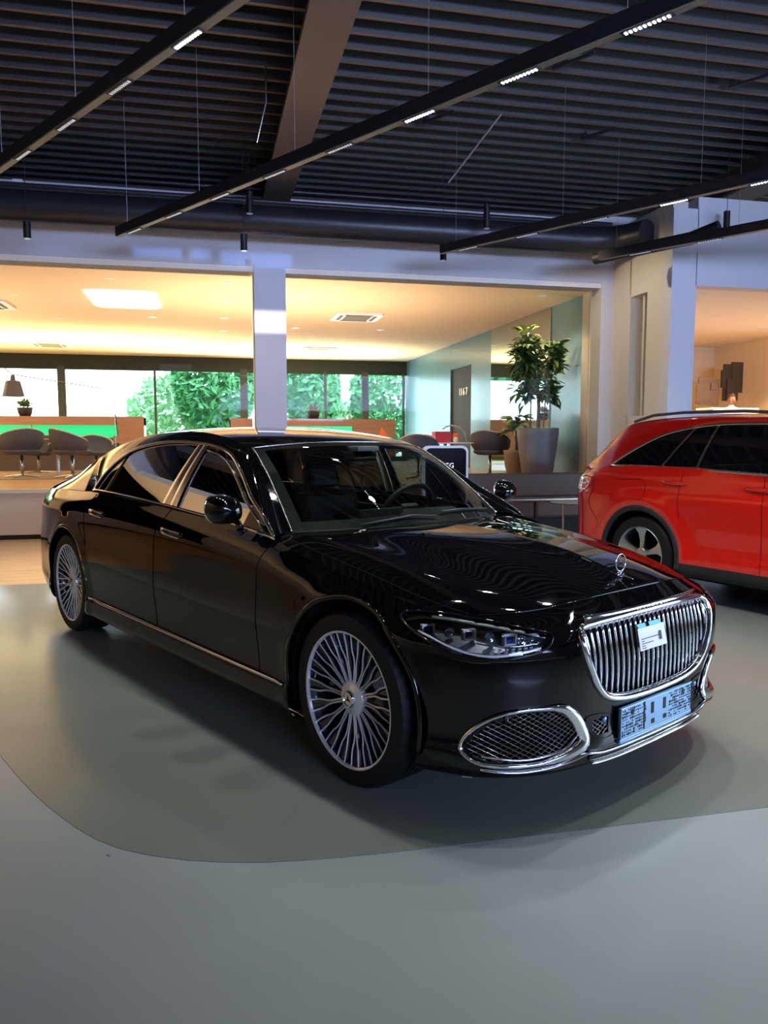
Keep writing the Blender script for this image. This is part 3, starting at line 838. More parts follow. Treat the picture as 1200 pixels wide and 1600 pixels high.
# paper notice behind the slats
pb = MB(); pc, _ = on_front(-.03, .67, .004)
def notice_pts(y0, y1, z0, z1, dx=0.0): return [Vector((on_front(y, z, 0)[0].x + .008 + dx, y, z)) for y, z in ((y0, z0), (y1, z0), (y1, z1), (y0, z1))]
nt_ = MB().add(notice_pts(-.150, .040, .615, .700) + notice_pts(-.150, .040, .615, .700, -.002), [(0, 1, 2, 3), (7, 6, 5, 4), (0, 4, 5, 1), (1, 5, 6, 2), (2, 6, 7, 3), (3, 7, 4, 0)]).build('paper_notice', M['paper'], car)
MB().add(notice_pts(-.145, -.090, .701, .716, .0005), [(0, 1, 2, 3)]).add(notice_pts(-.065, .010, .701, .716, .0005), [(0, 1, 2, 3)]).build('teal_heading', M['paper_teal'], nt_)
ib = MB()
for k, (a, b_) in enumerate([(-.14, -.11), (-.14, -.115), (-.14, -.06), (-.14, -.12), (-.14, .0)]): ib.add(notice_pts(a, b_, .622 + k * .009, .625 + k * .009, .0008), [(0, 1, 2, 3)])
ib.add(notice_pts(-.012, .004, .640, .675, .0008), [(0, 1, 2, 3)])
ib.build('printed_lines', M['ink'], nt_)

# ---- head lamps, intakes
for sg in (-1, 1):
    hC = cr([(0, s, z) for s, z in HL], 72, True)
    hp, hn = front_pts(hC, sg, .003)
    cen = sum(hp, Vector()) / len(hp)
    lampo = poly_fill('headlamp', hp, M['lamp_dark'], car, [p + (cen - p) * .12 - Vector((.05, .02 * sg, 0)) for p in hp])
    fr = MB(); sweep(fr, hp, .005, .005, hn); fr.build('lamp_surround', M['gloss_black'], lampo, True)
    def band_line(P, off, w, d, name, m, n=24):
        L = cr([(0, s, z) for s, z in P], n); pp, nn = front_pts(L, sg, off)
        b = MB(); sweep(b, pp, w, d, nn, closed=False); b.build(name, m, lampo, True)
    band_line([(.880, .757), (.848, .770), (.798, .771), (.726, .759), (.64, .741), (.59, .728)], -.006, .009, .005, 'light_bar', M['lamp_white'])
    band_line([(.885, .725), (.862, .690), (.82, .668), (.759, .666), (.695, .677), (.63, .692)], -.004, .007, .005, 'chrome_strip', M['lamp_white'])
    band_line([(.80, .712), (.74, .703), (.68, .705), (.61, .715)], -.016, .003, .003, 'inner_strip', M['chrome'])
    band_line([(.655, .712), (.640, .725), (.625, .735)], -.014, .003, .003, 'end_strip', M['chrome'], 6)
    for kk, (s, z, big) in enumerate([(.862, .742, 1), (.825, .742, 0), (.785, .742, 1), (.745, .737, 0), (.70, .732, 1), (.668, .728, 0)]):
        l, n_ = on_front(sg * s, z, -.022)
        ax = Vector((.93, sg * .36, 0)).normalized(); ay = Vector((0, 0, 1)).cross(ax).normalized()
        T = Matrix.Translation(l) @ Matrix((ay, Vector((0, 0, 1)), ax)).transposed().to_4x4()
        if big:
            b = MB()
            for yy, zz, ww, hh in ((0, .017, .048, .007), (0, -.017, .048, .007), (-.022, 0, .007, .040), (.022, 0, .007, .040)): b.box((yy, zz, 0), (ww, hh, .022), T)
            mo = b.build('projector_module', M['lamp_white'], lampo)
            MB().box((0, 0, -.004), (.030, .020, .004), T).build('blue_lens', M['lens_blue'], mo) if False else MB().box((-.002, 0, -.003), (.018, .014, .006), T @ Matrix.Scale(1.5, 4), bev=.002).build('blue_lens', M['lens_blue'], lampo)
        else:
            MB().lathe([(.019, -.01), (.020, .004), (.017, .006), (.014, -.004), (.005, -.002)], 16, T).build('round_lens', M['chrome'], lampo, True)
    b = MB()
    for r_ in range(3):
        for c_ in range(9):
            l, n_ = on_front(sg * (.78 - .019 * c_ - .004 * r_), .672 + .0085 * r_ + .0012 * c_, -.016)
            b.box(l, (.006, .013, .0055))
    tag(b.build('reflector_blocks', M['lamp_white'], lampo), kind='stuff')
    glassc = [(i, j) for i in range(NR - 1) for j in range(BI[1] + 12)
              if BAND[i:i + 2, j:j + 2, 0].min() > .1 and inpoly(BAND[i:i + 2, j:j + 2, 1].mean(), BAND[i:i + 2, j:j + 2, 2].mean(), HL)]
    panel('lamp_glass', glassc, BANDC, sg, M['lamp_glass'], lampo)
    # outer intake
    iC = cr([(0, s, z) for s, z in IT], 72, True); ip, inn = front_pts(iC, sg, .004)
    cc = sum(ip, Vector()) / len(ip)
    w_ = [.008 + .020 * max(0, min(1, (.62 - p[1]) / .16)) for p in iC]
    ib = MB(); vs = []
    ib.tube(ip, w_, 8, closed=True, ry=.010, up=inn)
    isur = ib.build('intake_surround', M['chrome'], car, True)
    poly_fill('intake_bowl', ip, M['deep_black'], isur, [p + (cc - p) * .1 - Vector((.06, .03 * sg, 0)) for p in ip])
    def lattice(P, name, parent, step=.0185, dep=.014):
        b = MB()
        s0, s1 = min(p[0] for p in P), max(p[0] for p in P); z0, z1 = min(p[1] for p in P), max(p[1] for p in P)
        for dr in (1, -1):
            c = -1.0
            while c < 2.2:
                run = []
                for t in np.linspace(s0, s1, 60):
                    z = c + dr * (t - s0) * .62
                    if inpoly(t, z, P): run.append(on_front(sg * t, z, -dep)[0])
                    elif len(run) > 1: b.tube(run[::3] + [run[-1]], .0018, 4, caps=False); run = []
                    else: run = []
                if len(run) > 1: b.tube(run[::3] + [run[-1]], .0018, 4, caps=False)
                c += step
        return tag(b.build(name, M['satin_chrome'], parent), kind='stuff')
    lattice(IT, 'intake_mesh', isur)
    # inner ledge: second thin chrome line under the mesh
    jC = cr([(0, s, z) for s, z in [(.80, .292), (.70, .280), (.60, .288), (.52, .305), (.47, .34)]], 24)
    jp, jn = front_pts(jC, sg, -.004); b = MB(); sweep(b, jp, .005, .006, jn, closed=False); b.build('intake_ledge', M['chrome'], isur, True)
    cC = cr([(0, s, z) for s, z in IC], 24, True); cp, cn = front_pts(cC, sg, .003)
    bb = poly_fill('centre_intake', cp, M['deep_black'], car, [p - Vector((.05, 0, 0)) for p in cp])
    lattice(IC, 'centre_mesh', bb, .018, .008)
    l, n_ = on_front(sg * .335, .378, .004)
    MB().lathe([(.011, -.006), (.011, .004), (.009, .006)], 14, Matrix.Translation(l) @ Matrix.Rotation(R(90), 4, 'Y')).build('parking_sensor', M['plate_metal'], car, True)
    l, n_ = on_front(sg * .735, .435, -.004)
    MB().lathe([(.012, -.006), (.012, .004), (.009, .006)], 14, Matrix.Translation(l) @ Matrix.Rotation(R(90), 4, 'Y')).build('parking_sensor', M['gloss_black'], car, True)

# ---- chrome lip lines under the bumper
def lip_line(name, P, r, d, m=M['chrome'], off=.006):
    H = cr([(0, s, z) for s, z in P], 40); H2 = [(0, -p[1], p[2]) for p in H[::-1]][:-1] + [tuple(p) for p in H]
    pp, nn = front_pts(H2, 1, off); b = MB(); sweep(b, pp, r, d, nn, closed=False); return b.build(name, m, car, True)
lip_line('lower_chrome_line', [(0, .262), (.20, .262), (.36, .262), (.44, .272), (.50, .262), (.60, .247), (.72, .240), (.80, .248)], .006, .010)
lip_line('splitter_edge', [(0, .222), (.15, .222), (.33, .222), (.40, .226)], .005, .012)
lip_line('splitter_band', [(0, .242), (.2, .242), (.38, .243), (.42, .246)], .010, .002, M['gloss_black'], .004)  # gloss black strip between the chrome lip lines
# ---- number plate carrier
pl = empty('plate_carrier', (.852, 0, .348)); pl.parent = car
MB().box((0, 0, 0), (.014, .535, .122), bev=.003).build('carrier_plate', M['plate_metal'], pl)
b = MB()
for c_ in range(40):
    for r_ in range(9):
        y, z = -.255 + c_ * .0131, -.048 + r_ * .012
        if abs(y + .01) < .085 or rng.random() < .22: continue
        w = .0045 if rng.random() < .6 else .009
        b.box((.0075, y, z), (.002, w, .0045 if rng.random() < .6 else .009))
tag(b.build('perforations', M['matt_black'], pl), kind='stuff')
for c_, d_ in [((.0078, -.045, .018), (.002, .018, .045)), ((.0078, .045, .018), (.002, .018, .045)), ((.0078, -.04, -.038), (.002, .022, .018)), ((.0078, .05, -.038), (.002, .022, .018)),
               ((.0078, -.105, 0), (.002, .007, .112)), ((.0078, -.19, .035), (.002, .014, .018)), ((.0078, .19, .035), (.002, .014, .018)), ((.0078, .262, 0), (.003, .006, .115))]:
    MB().box(c_, d_).build('slot', M['matt_black'], pl)
MB().box((-.004, 0, -.07), (.018, .54, .016), bev=.004).build('carrier_ledge', M['plate_metal'], pl)

# ---- star on the bonnet
l, n_ = on_top(.665, 0, .001)
star = empty('bonnet_star', l); star.parent = car
b = MB(); rad = .036; zc = .058
b.tube([(0, rad * math.cos(a), zc + rad * math.sin(a)) for a in np.linspace(0, 2 * math.pi, 28, endpoint=False)], .0028, 6, closed=True)
b.build('ring', M['chrome'], star, True)
b = MB()
for a in (90, 210, 330):
    e = Vector((0, rad * math.cos(R(a)), zc + rad * math.sin(R(a)))); s_ = Vector((0, -math.sin(R(a)), math.cos(R(a)))) * .005
    c0 = Vector((0, 0, zc)); b.add([c0 + s_, c0 - s_, e, c0 + Vector((.004, 0, 0)), c0 - Vector((.004, 0, 0))], [(0, 2, 3), (3, 2, 1), (0, 4, 2), (4, 1, 2)])
b.build('three_point_star', M['chrome'], star)
b = MB(); b.cyl((0, 0, 0), (0, 0, .024), .004, 8); b.lathe([(.013, 0), (.012, .004), (.005, .009), (.004, .012)], 16)
for sg in (-1, 1): b.tube([(0, 0, .012), (-.004, sg * .012, .017), (-.004, sg * .026, .014), (.004, sg * .022, .009), (.004, sg * .008, .008)], .0022, 6)
b.tube([(.006, 0, .007), (.028, 0, .003), (.05, 0, .0), (.062, 0, -.003)], [.006, .005, .004, .002], 6)
b.build('pedestal', M['chrome'], star, True)
# bonnet washer jet seen as a small black block
for y in (-.30, .30):
    l, n_ = on_top(-.20, y, .003); MB().box(l, (.022, .04, .008), bev=.002).build('washer_jet', M['matt_black'], car)

# ---- seams (dark shut lines)
def seam_side(P, sg, r=.0028):
    L = cr([(x, 0, z) for x, z in P], 40); sm = MB(); sm.tube([on_side(p[0], p[2], sg, .0002)[0] for p in L], r, 5, caps=False); sm.build('shut_line', M['deep_black'], car, True)
def seam_top(P, sg, r=.003):
    L = cr([(x, y, 0) for x, y in P], 40); sm = MB(); sm.tube([on_top(p[0], sg * p[1], .0002)[0] for p in L], r, 5, caps=False); sm.build('shut_line', M['deep_black'], car, True)
def colx(k, i): return BAND[i, BI[k], 0], BAND[i, BI[k], 2]
def rowi(k, z): return int(np.argmin(abs(BAND[:, BI[k], 2] - z)))
for sg in (-1, 1):
    seam_side([colx(2, rowi(2, z)) for z in (.965, .9, .84, .7, .5, .34)], sg)
    seam_side([colx(3, rowi(3, z)) for z in (1.03, .97, .88, .8, .6, .34)], sg)
    seam_side([(-2.86, 1.055), (-2.93, .98), (-2.985, .90), (-2.99, .82), (-2.965, .70)], sg)
    seam_side([(x, .338) for x in np.linspace(-.66, -2.88, 8)], sg)
    seam_side([(.42, .60), (.47, .655)], sg)
    hh = [(HOOD[jh, k, 0], HOOD[jh, k, 1]) for k in range(1, HNU - 1, 9)]
    seam_top(hh, sg)
nl = [(p[0] - .01, p[1]) for p in topc(np.linspace(0, 3.2, 10))]
b = MB(); pts = [tuple(p) for p in topc(np.linspace(0, 3.4, 20))]
pts = [(p[0], -p[1], p[2] + .001) for p in pts[::-1]][:-1] + [(p[0], p[1], p[2] + .001) for p in pts]
b.tube(pts, .0035, 5); b.build('bonnet_edge', M['gloss_black'], car, True)

# ---- arch lips, wheel wells, wheels
for sg in (-1, 1):
    for cx in (0.0, -WB):
        b = MB(); pts = []; nn = []
        for a in np.linspace(R(-14), R(194), 60):
            x, z = cx + (AR + .006) * math.cos(a), WZ + (AR + .006) * math.sin(a)
            z = max(z, .20); l, n_ = on_side(x, z, sg)
            if abs(l.y) < .80: l = Vector((x, sg * .90, z))
            pts.append(l + n_ * .001); nn.append(n_)
        pts = [Vector((p.x, sg * min(.957, max(.918, abs(p.y))), p.z)) for p in pts]
        b.tube(pts, .013, 8, ry=.006, up=[Vector((0, sg, 0))] * len(pts)); b.build('arch_lip', M['black_paint'], car, True)
        w = MB(); prof = []
        for yy in (.925, .60, .52):
            prof.append([(cx + (AR - .002) * math.cos(a) * (1 if yy > .55 else .02), sg * yy, WZ + (AR - .002) * math.sin(a) * (1 if yy > .55 else .02)) for a in np.linspace(R(-16), R(196), 40)])
        w.grid(prof); w.build('wheel_well', M['deep_black'], car, True)

NSP = 18
def wheel(name, sg, cx, parent, steer=0.0):
    w = empty(name, (cx, sg * .812, WZ)); w.parent = parent; w.rotation_euler = (0, 0, steer)
    T = Matrix.Rotation(R(-90 * sg), 4, 'X')                           # lathe axis z -> outward
    b = MB(); n = 192; prof = [(.286, .118), (.289, .128), (.300, .128), (.335, .130), (.352, .122), (.362, .104), (.367, .080), (.3675, .060), (.3675, .052), (.359, .051), (.359, .043), (.368, .042),
              (.368, .016), (.359, .015), (.359, .006), (.368, .005), (.368, -.02), (.359, -.021), (.359, -.03), (.3675, -.031), (.367, -.09), (.352, -.122), (.335, -.130), (.285, -.128), (.28, -.12)]
    vs = []; fs = []
    for i, (r, z) in enumerate(prof):
        for k in range(n):
            dr = -.006 if (k % 4 == 0 and .06 < abs(z) < .11) else 0
            a = 2 * math.pi * k / n; vs.append(((r + dr) * math.cos(a), (r + dr) * math.sin(a), z))
    for i in range(len(prof) - 1):
        for k in range(n): fs.append((i * n + k, i * n + (k + 1) % n, (i + 1) * n + (k + 1) % n, (i + 1) * n + k))
    b.add(vs, fs, T); b.build('tyre', M['rubber'], w, True, sharp=30)
    b = MB(); b.lathe([(.276, .112), (.2765, .122), (.280, .126), (.286, .126), (.289, .120), (.286, .10)], 96, T, caps=False); b.build('rim_ring', M['machined'], w, True, sharp=35)
    b = MB(); b.lathe([(.284, .118), (.276, .112), (.266, .08), (.25, 0), (.25, -.10), (.28, -.12)], 64, T, caps=False); b.build('rim_barrel', M['rim_black'], w, True)
    b = MB(); b.lathe([(.185, .01), (.185, -.005), (.04, -.005)], 48, T, caps=False); b.build('brake_disc', M['alloy'], w, True)
    for s in range(NSP):
        a0 = 2 * math.pi * s / NSP
        def pt(r, da, z): a = a0 + R(da); return Vector((r * math.cos(a), r * math.sin(a), z))
        path = [(.066, 4.6, .090), (.10, 3.2, .090), (.150, 2.2, .094), (.178, 3.1, .098), (.205, 4.9, .104), (.240, 5.2, .110), (.280, 5.0, .116)]
        b = MB()
        for e in (-1, 1):
            C = cr([tuple(pt(r, e * da, z)) for r, da, z in path], 18)
            b.tube([Vector(p) for p in C], .0040, 4, ry=.0040, up=Vector((0, 0, 1)), M=T)
        rib = b.build('spoke', M['machined'], w)
        b = MB(); A = cr([tuple(pt(r, -da, z - .004)) for r, da, z in path], 14); B_ = cr([tuple(pt(r, da, z - .004)) for r, da, z in path], 14)
        A2 = [Vector(p) - Vector((0, 0, .022)) for p in A]; B2 = [Vector(p) - Vector((0, 0, .022)) for p in B_]
        mid = [(Vector(p) + Vector(q_)) / 2 - Vector((0, 0, .007)) for p, q_ in zip(A, B_)]
        b.grid([A2, [Vector(p) for p in A], mid, [Vector(p) for p in B_], B2], M=T); b.build('spoke_body', M['rim_black'], w, True)
    b = MB(); b.lathe([(.073, .070), (.073, .086), (.070, .094), (.045, .100), (.038, .104)], 48, T); b.build('hub_plate', M['machined'], w, True, sharp=30)
    b = MB(); b.lathe([(.036, .100), (.036, .112), (.032, .118), (.026, .119), (.024, .115)], 40, T); hc = b.build('hub_cap', M['chrome'], w, True, sharp=30)
    b = MB()
    for a in (90, 210, 330):
        e = Vector((.022 * math.cos(R(a)), .022 * math.sin(R(a)), .1175)); s_ = Vector((-math.sin(R(a)), math.cos(R(a)), 0)) * .004
        b.add([Vector((0, 0, .120)), Vector((0, 0, .1165)) + s_, e, Vector((0, 0, .1165)) - s_], [(0, 1, 2), (0, 2, 3)], T)
    b.build('cap_star', M['rim_black'], w)
    return w
wf_ = wheel('wheel', -1, 0.0, car)
for sg, cx in ((-1, -WB), (1, 0.0), (1, -WB)):
    c = copy_tree(wf_, car); c.location = (cx, sg * .812, WZ)
    if sg > 0: c.rotation_euler = (0, 0, math.pi)
    if cx < -1: c.rotation_euler.y = R(4)

# ---- window trim, glass, handles, chrome
for sg in (-1, 1):
    Dm = cr(D_, 80)
    lower = [(x, 0, z) for x, z in zip(np.linspace(-3.06, -.60, 50)[1:-1], np.interp(np.linspace(-3.06, -.60, 50)[1:-1], [-3.06, -2.6, -1.83, -1.1, -.60], [1.076, 1.068, 1.047, 1.014, .980]))]
    loop = [Vector((p[0], sg * (p[1] + .004), p[2])) for p in Dm] + [Vector((p[0], sg * (SG(p[0], p[2]) + .004), p[2])) for p in lower]
    b = MB(); b.tube(loop, .011, 8, closed=True, ry=.006, up=[Vector((0, sg, .45))] * len(loop)); trim = b.build('window_trim', M['chrome'], car, True)
    # inner second chrome line of the front door frame
    ins = [Vector((p[0] - .030, sg * (SG(p[0] - .03, p[2] - .030) - .002), p[2] - .032)) for p in Dm[2:34]]
    b = MB(); b.tube(ins, .006, 6, ry=.005, up=[Vector((0, sg, .45))] * len(ins)); b.build('inner_trim', M['chrome'], trim, True)
    # glass by x ranges
    def ztop(x):
        q_ = Dm[np.argsort(-Dm[:, 0])]; return float(np.interp(-x, -q_[:, 0], q_[:, 2]))
    def zbot(x): return float(np.interp(x, [-3.06, -2.6, -1.83, -1.1, -.60], [1.076, 1.068, 1.047, 1.014, .980]))
    def pane(name, xb0, xb1, xt0, xt1, m):
        G = []
        for i in range(13):
            w = i / 12; row = []
            for j in range(25):
                u = j / 24
                # iterate: x at this height
                x = (xb0 + (xb1 - xb0) * u) * (1 - w) + (xt0 + (xt1 - xt0) * u) * w
                zt = ztop(max(-3.055, min(-.605, xt0 + (xt1 - xt0) * u)))
                z = zbot(x) * (1 - w) + zt * w
                row.append((x, sg * (SG(x, z) - .010), z))
            G.append(row)
        return MB().grid(G, flip=(sg > 0)).build(name, m, car, True)
    pane('front_side_glass', -.62, -1.70, -.66, -1.70, M['door_glass'])
    pane('rear_side_glass', -1.86, -2.86, -1.78, -2.74, M['privacy_glass'])
    pane('quarter_glass', -2.88, -3.05, -2.76, -3.05, M['privacy_glass'])
    def pillar(name, xb0, xb1, xt0, xt1, m, off=.0):
        G = []
        for i in range(9):
            w = i / 8; row = []
            for j in range(5):
                u = j / 4; x = (xb0 + (xb1 - xb0) * u) * (1 - w) + (xt0 + (xt1 - xt0) * u) * w
                z = (zbot(x) - .005) * (1 - w) + (ztop(x) + .004) * w
                row.append((x, sg * (SG(x, z) + off + .004 * math.sin(math.pi * u)), z))
            G.append(row)
        return MB().grid(G, flip=(sg > 0)).build(name, m, car, True)
    pillar('centre_pillar', -1.885, -1.785, -1.795, -1.735, M['satin_chrome'])
    pillar('centre_pillar', -1.778, -1.685, -1.730, -1.672, M['satin_chrome'])
    pillar('pillar_trim', -1.690, -1.672, -1.677, -1.664, M['chrome'], .003)
    pillar('divider', -2.868, -2.845, -2.765, -2.742, M['gloss_black'], -.006)
    # sill chrome strip
    pts = []; nn = []
    for x in np.linspace(-.46, -2.93, 40):
        l, n_ = on_side(x, .322 if x > -2.8 else .328, sg, .003); pts.append(l); nn.append(n_)
    b = MB(); b.tube(pts, .010, 6, ry=.006, up=nn); b.build('sill_strip', M['chrome'], car, True)
    # door handles
    for hx, hz in ((-1.475, .902), (-2.625, .928)):
        l, n_ = on_side(hx - .10, hz, sg, .004)
        P = [on_side(hx - .25 + .25 * t, hz + .014 * (1 - t), sg, .004 + .010 * math.sin(math.pi * t))[0] for t in np.linspace(0, 1, 14)]
        b = MB(); b.tube(P, [.008] + [.0155] * 12 + [.008], 10, ry=.009, up=[Vector((0, sg, 0))] * 14); hd = b.build('door_handle', M['black_paint'], car, True)
        b = MB(); b.tube([p + Vector((0, sg * .002, .0)) for p in P[:1]] + [p + Vector((0, sg * .003, .016)) for p in P[1:-1]] + [P[-1]] + [p + Vector((0, sg * .003, -.014)) for p in P[-2:0:-1]], .0035, 6, closed=True, up=Vector((0, sg, 0))); b.build('handle_surround', M['chrome'], hd, True)
    # mirror
    mc = Vector((-.845, sg * 1.015, 1.098)); b = MB(); G = []
    for i in range(17):
        u = i / 16; row = []
        for k in range(28):
            a = 2 * math.pi * k / 28
            # x runs from the glass (rear, flat) to the nose (front, rounded)
            rr = (1 - (u) ** 2.6) ** .5 if u < 1 else .02
            y = math.copysign(abs(math.cos(a)) ** .8, math.cos(a)) * .082 * max(rr, .02); z = math.copysign(abs(math.sin(a)) ** .8, math.sin(a)) * .070 * max(rr, .02)
            row.append(mc + Vector((-.045 + .115 * u + (.03 * (y * sg < 0) * abs(y) / .108), y, z + .010 * (y * sg) / .125)))
        row.append(row[0]); G.append(row)
    b.grid(G); mh = b.build('mirror_housing', M['black_paint'], car, True)
    b = MB(); r0 = [p - Vector((.002, 0, 0)) for p in G[0][:-1]]; b.tube(r0, .0045, 6, closed=True); b.build('mirror_rim', M['chrome'], mh, True)
    poly_fill('mirror_glass', [p + (mc - p) * .06 for p in G[0][:-1]], M['chrome'], mh)
    a_, _ = on_side(-.80, 1.0, sg, -.02)
    b = MB(); b.tube([a_, Vector((-.81, sg * .94, .985)), mc + Vector((.01, -sg * .06, -.06))], [.030, .024, .022], 8, ry=.014); b.build('mirror_foot', M['gloss_black'], mh, True)
    # triangle in the front window corner
    tri = [(-.63, .985), (-.78, 1.068), (-.90, 1.12), (-.93, 1.00)]
    b = MB(); b.add([(x, sg * (SG(x, z) - .006), z) for x, z in tri], [(0, 1, 2, 3)]); b.build('window_corner', M['gloss_black'], car)
    # emblem on the rear pillar
    ec, n_ = on_side(-3.20, 1.15, sg, .004)
    b = MB()
    for k, sx in enumerate((-1, 1)):
        P = [ec + Vector((sx * dx, 0, dz)) for dx, dz in ((.004, -.016), (.018, .018), (.008, .004), (.030, -.016))]
        P = [on_side(p.x, p.z, sg, .003)[0] for p in P]
        b.tube(P, .0035, 5)
    b.build('pillar_emblem', M['chrome'], car, True)
    # tail lamp
    P = [hit((-6, sg * s, z), (1, 0, 0))[0] for s, z in ((.50, .90), (.62, .93), (.78, .93), (.74, .87), (.62, .86))]
    P = [p + Vector((-.004, sg * .002, 0)) for p in P if p is not None]
    poly_fill('tail_lamp', P, M['red_lens'], car)
    # wiper
    b = MB()
    y0 = .05 if sg < 0 else .62
    W = [on_top(x_, y_, .012)[0] for x_, y_ in ([(-.545, -.42), (-.52, -.10), (-.50, .05)] if sg < 0 else [(-.64, .60), (-.56, .30), (-.53, .12)])]
    b.tube(W, .006, 5); b.build('wiper', M['matt_black'], car, True)

# black frit round the windscreen + roof line
fz = MB()
for sg in (-1, 1):
    G = []
    for i in range(3):
        G.append([Vector((ROOF[qc - i * 1, j, 0], ROOF[qc - i, j, 1] * sg, ROOF[qc - i, j, 2])) + Vector((0, 0, -.006)) for j in range(0, t_ws + 1)])
    fz.grid(G)
    G = [[Vector((ROOF[i, j, 0], ROOF[i, j, 1] * sg, ROOF[i, j, 2] - .006)) for i in range(qc + 1)] for j in (0, 1, 2, 3)]; fz.grid(G)
    G = [[Vector((ROOF[i, j, 0], ROOF[i, j, 1] * sg, ROOF[i, j, 2] - .006)) for i in range(qc + 1)] for j in (t_ws - 2, t_ws - 1, t_ws)]; fz.grid(G)
fz.build('windscreen_border', M['matt_black'], car, True)
wt = MB()
for sg in (-1, 1):
    wt.tube([(ROOF[qc, j, 0], ROOF[qc, j, 1] * sg, ROOF[qc, j, 2] + .002) for j in range(0, t_ws + 1)], .005, 5)
wt.tube([(ROOF[i, t_ws, 0], -ROOF[i, t_ws, 1], ROOF[i, t_ws, 2] + .001) for i in range(qc, -1, -1)] + [(ROOF[i, t_ws, 0], ROOF[i, t_ws, 1], ROOF[i, t_ws, 2] + .001) for i in range(1, qc + 1)], .003, 5)
wt.build('windscreen_trim', M['satin_chrome'], car, True)

# ---- floor pan and cabin
b = MB()
b.box((-1.70, 0, .24), (2.50, 1.76, .10)); b.box((-3.95, 0, .32), (.95, 1.1, .16)); b.box((.40, 0, .30), (.62, 1.0, .16)); b.box((-.1, 0, .5), (.9, 1.0, .5)); b.box((-3.4, 0, .5), (.9, 1.0, .5))
b.build('floor_pan', M['deep_black'], car)
b = MB(); b.box((-1.9, .855, .60), (2.55, .03, .70)); b.box((-1.9, -.855, .60), (2.55, .03, .70)); b.box((-3.25, 0, .78), (.04, 1.6, .60)); b.build('door_linings', M['leather'], car)
G = []
for x, z in ((-.47, .975), (-.62, 1.0), (-.80, 1.005), (-.98, .985), (-1.05, .93), (-1.02, .80)):
    G.append([(x - .10 * (y / .75) ** 2, y, z - .02 * (y / .75) ** 2 + (.035 if (.2 < y < .6 and x < -.75 and z > .95) else 0)) for y in np.linspace(-.76, .76, 21)])
MB().grid(G).build('dashboard', M['dash'], car, True)
MB().box((-.92, .02, 1.015), (.03, .32, .05), bev=.006).build('dash_screen', M['dash'], car)
st = empty('steering_wheel', (-1.10, .38, .99)); st.parent = car; st.rotation_euler = (0, R(-62), 0)
b = MB(); b.tube([(.19 * math.cos(a), .19 * math.sin(a), 0) for a in np.linspace(0, 2 * math.pi, 32, endpoint=False)], .017, 8, closed=True); b.build('wheel_rim', M['dash'], st, True)
b = MB(); b.box((0, 0, -.01), (.11, .13, .04), bev=.012); b.box((0, 0, -.005), (.03, .34, .016), bev=.004); b.box((-.09, 0, -.005), (.16, .03, .014), bev=.004); b.build('wheel_hub', M['leather'], st)
def seat(x, y):
    s_ = empty('seat', (x, y, .30)); s_.parent = car
    MB().box((0, 0, .14), (.52, .50, .18), bev=.05).build('seat_cushion', M['leather'], s_, False)
    T = Matrix.Translation((-.27, 0, .20)) @ Matrix.Rotation(R(-16), 4, 'Y')
    MB().box((0, 0, .29), (.14, .50, .60), T, bev=.05).build('seat_back', M['leather'], s_)
    MB().box((-.01, 0, .70), (.10, .27, .16), T, bev=.04).build('head_rest', M['leather'], s_)
    return s_
s0 = seat(-1.55, -.39)
for x, y in ((-1.55, .39), (-2.75, -.39), (-2.75, .39)):
    c = copy_tree(s0, car); c.location = (x, y, .30)
G = [[(ROOF[i, j, 0], ROOF[i, j, 1] * sgn, ROOF[i, j, 2] - .03) for i in (list(range(NQ - 1, 0, -3)))] for j in range(t_ws - 1, t_bl, 6) for sgn in (1,)]
G = [[(p[0], p[1], p[2]) for p in row] + [(p[0], -p[1], p[2]) for p in row[::-1]] for row in G]
MB().grid(G).build('headlining', M['dash'], car, True)
mr = empty('interior_mirror', (-1.08, 0, 1.335)); mr.parent = car
MB().box((0, 0, 0), (.03, .23, .055), bev=.012).build('mirror_shell', M['matt_black'], mr)
MB().box((.02, 0, .045), (.12, .16, .03), bev=.01).build('sensor_cover', M['dash'], mr)
# ================================================================ red SUV (own frame: x forward from the rear axle)
suv = empty('sport_utility_car', (4.7788, 6.696, 0), R(-72.5), 'bright red sport utility car parked behind the black limousine', 'car')
RW = 2.873; RZ = .365; RA = .425
RP = np.array([(3.70, 0), (3.68, .35), (3.58, .65), (3.35, .86), (2.873, .935), (2.4, .925), (1.8, .92), (1.0, .925), (.5, .935), (0, .945), (-.4, .938), (-.76, .89), (-.99, .74), (-1.09, .42), (-1.12, 0)], float)
RT = np.array([(3.45, 0, .98), (3.42, .35, .97), (3.30, .62, .96), (3.10, .76, .97), (2.75, .835, 1.03), (2.4, .86, 1.075), (1.8, .875, 1.115), (1.0, .88, 1.160), (.5, .878, 1.180), (0, .872, 1.182), (-.4, .848, 1.172), (-.70, .80, 1.14), (-.89, .66, 1.12), (-.97, .36, 1.11), (-.99, 0, 1.11)], float)
def fnorm(P):
    T_ = np.gradient(P, axis=0); N = np.stack([T_[:, 1], -T_[:, 0]], 1); N[0] = (1, 0); N[-1] = (-1, 0); return N / np.linalg.norm(N, axis=1)[:, None]
rN = fnorm(RP)
for i in range(len(RP)):
    if rN[i] @ (RP[i] - np.array([1.4, 0])) < 0: rN[i] *= -1
ZZ = [.22, .27, .37, .50, .72, .90, .975, None]; II = [.10, .03, .015, .02, .012, .004, .018, .04]
nst = len(RP); RC = np.zeros((9, nst, 3))
for k in range(nst):
    for r_ in range(8):
        z = ZZ[r_] if ZZ[r_] else RT[k, 2] - .07
        z = min(z, RT[k, 2] - .07 - .02 * (7 - r_))
        RC[r_, k, :2] = RP[k] - rN[k] * II[r_]; RC[r_, k, 2] = z
    RC[8, k] = RT[k]
ksr = np.linspace(0, nst - 1, 300); NRr = 46
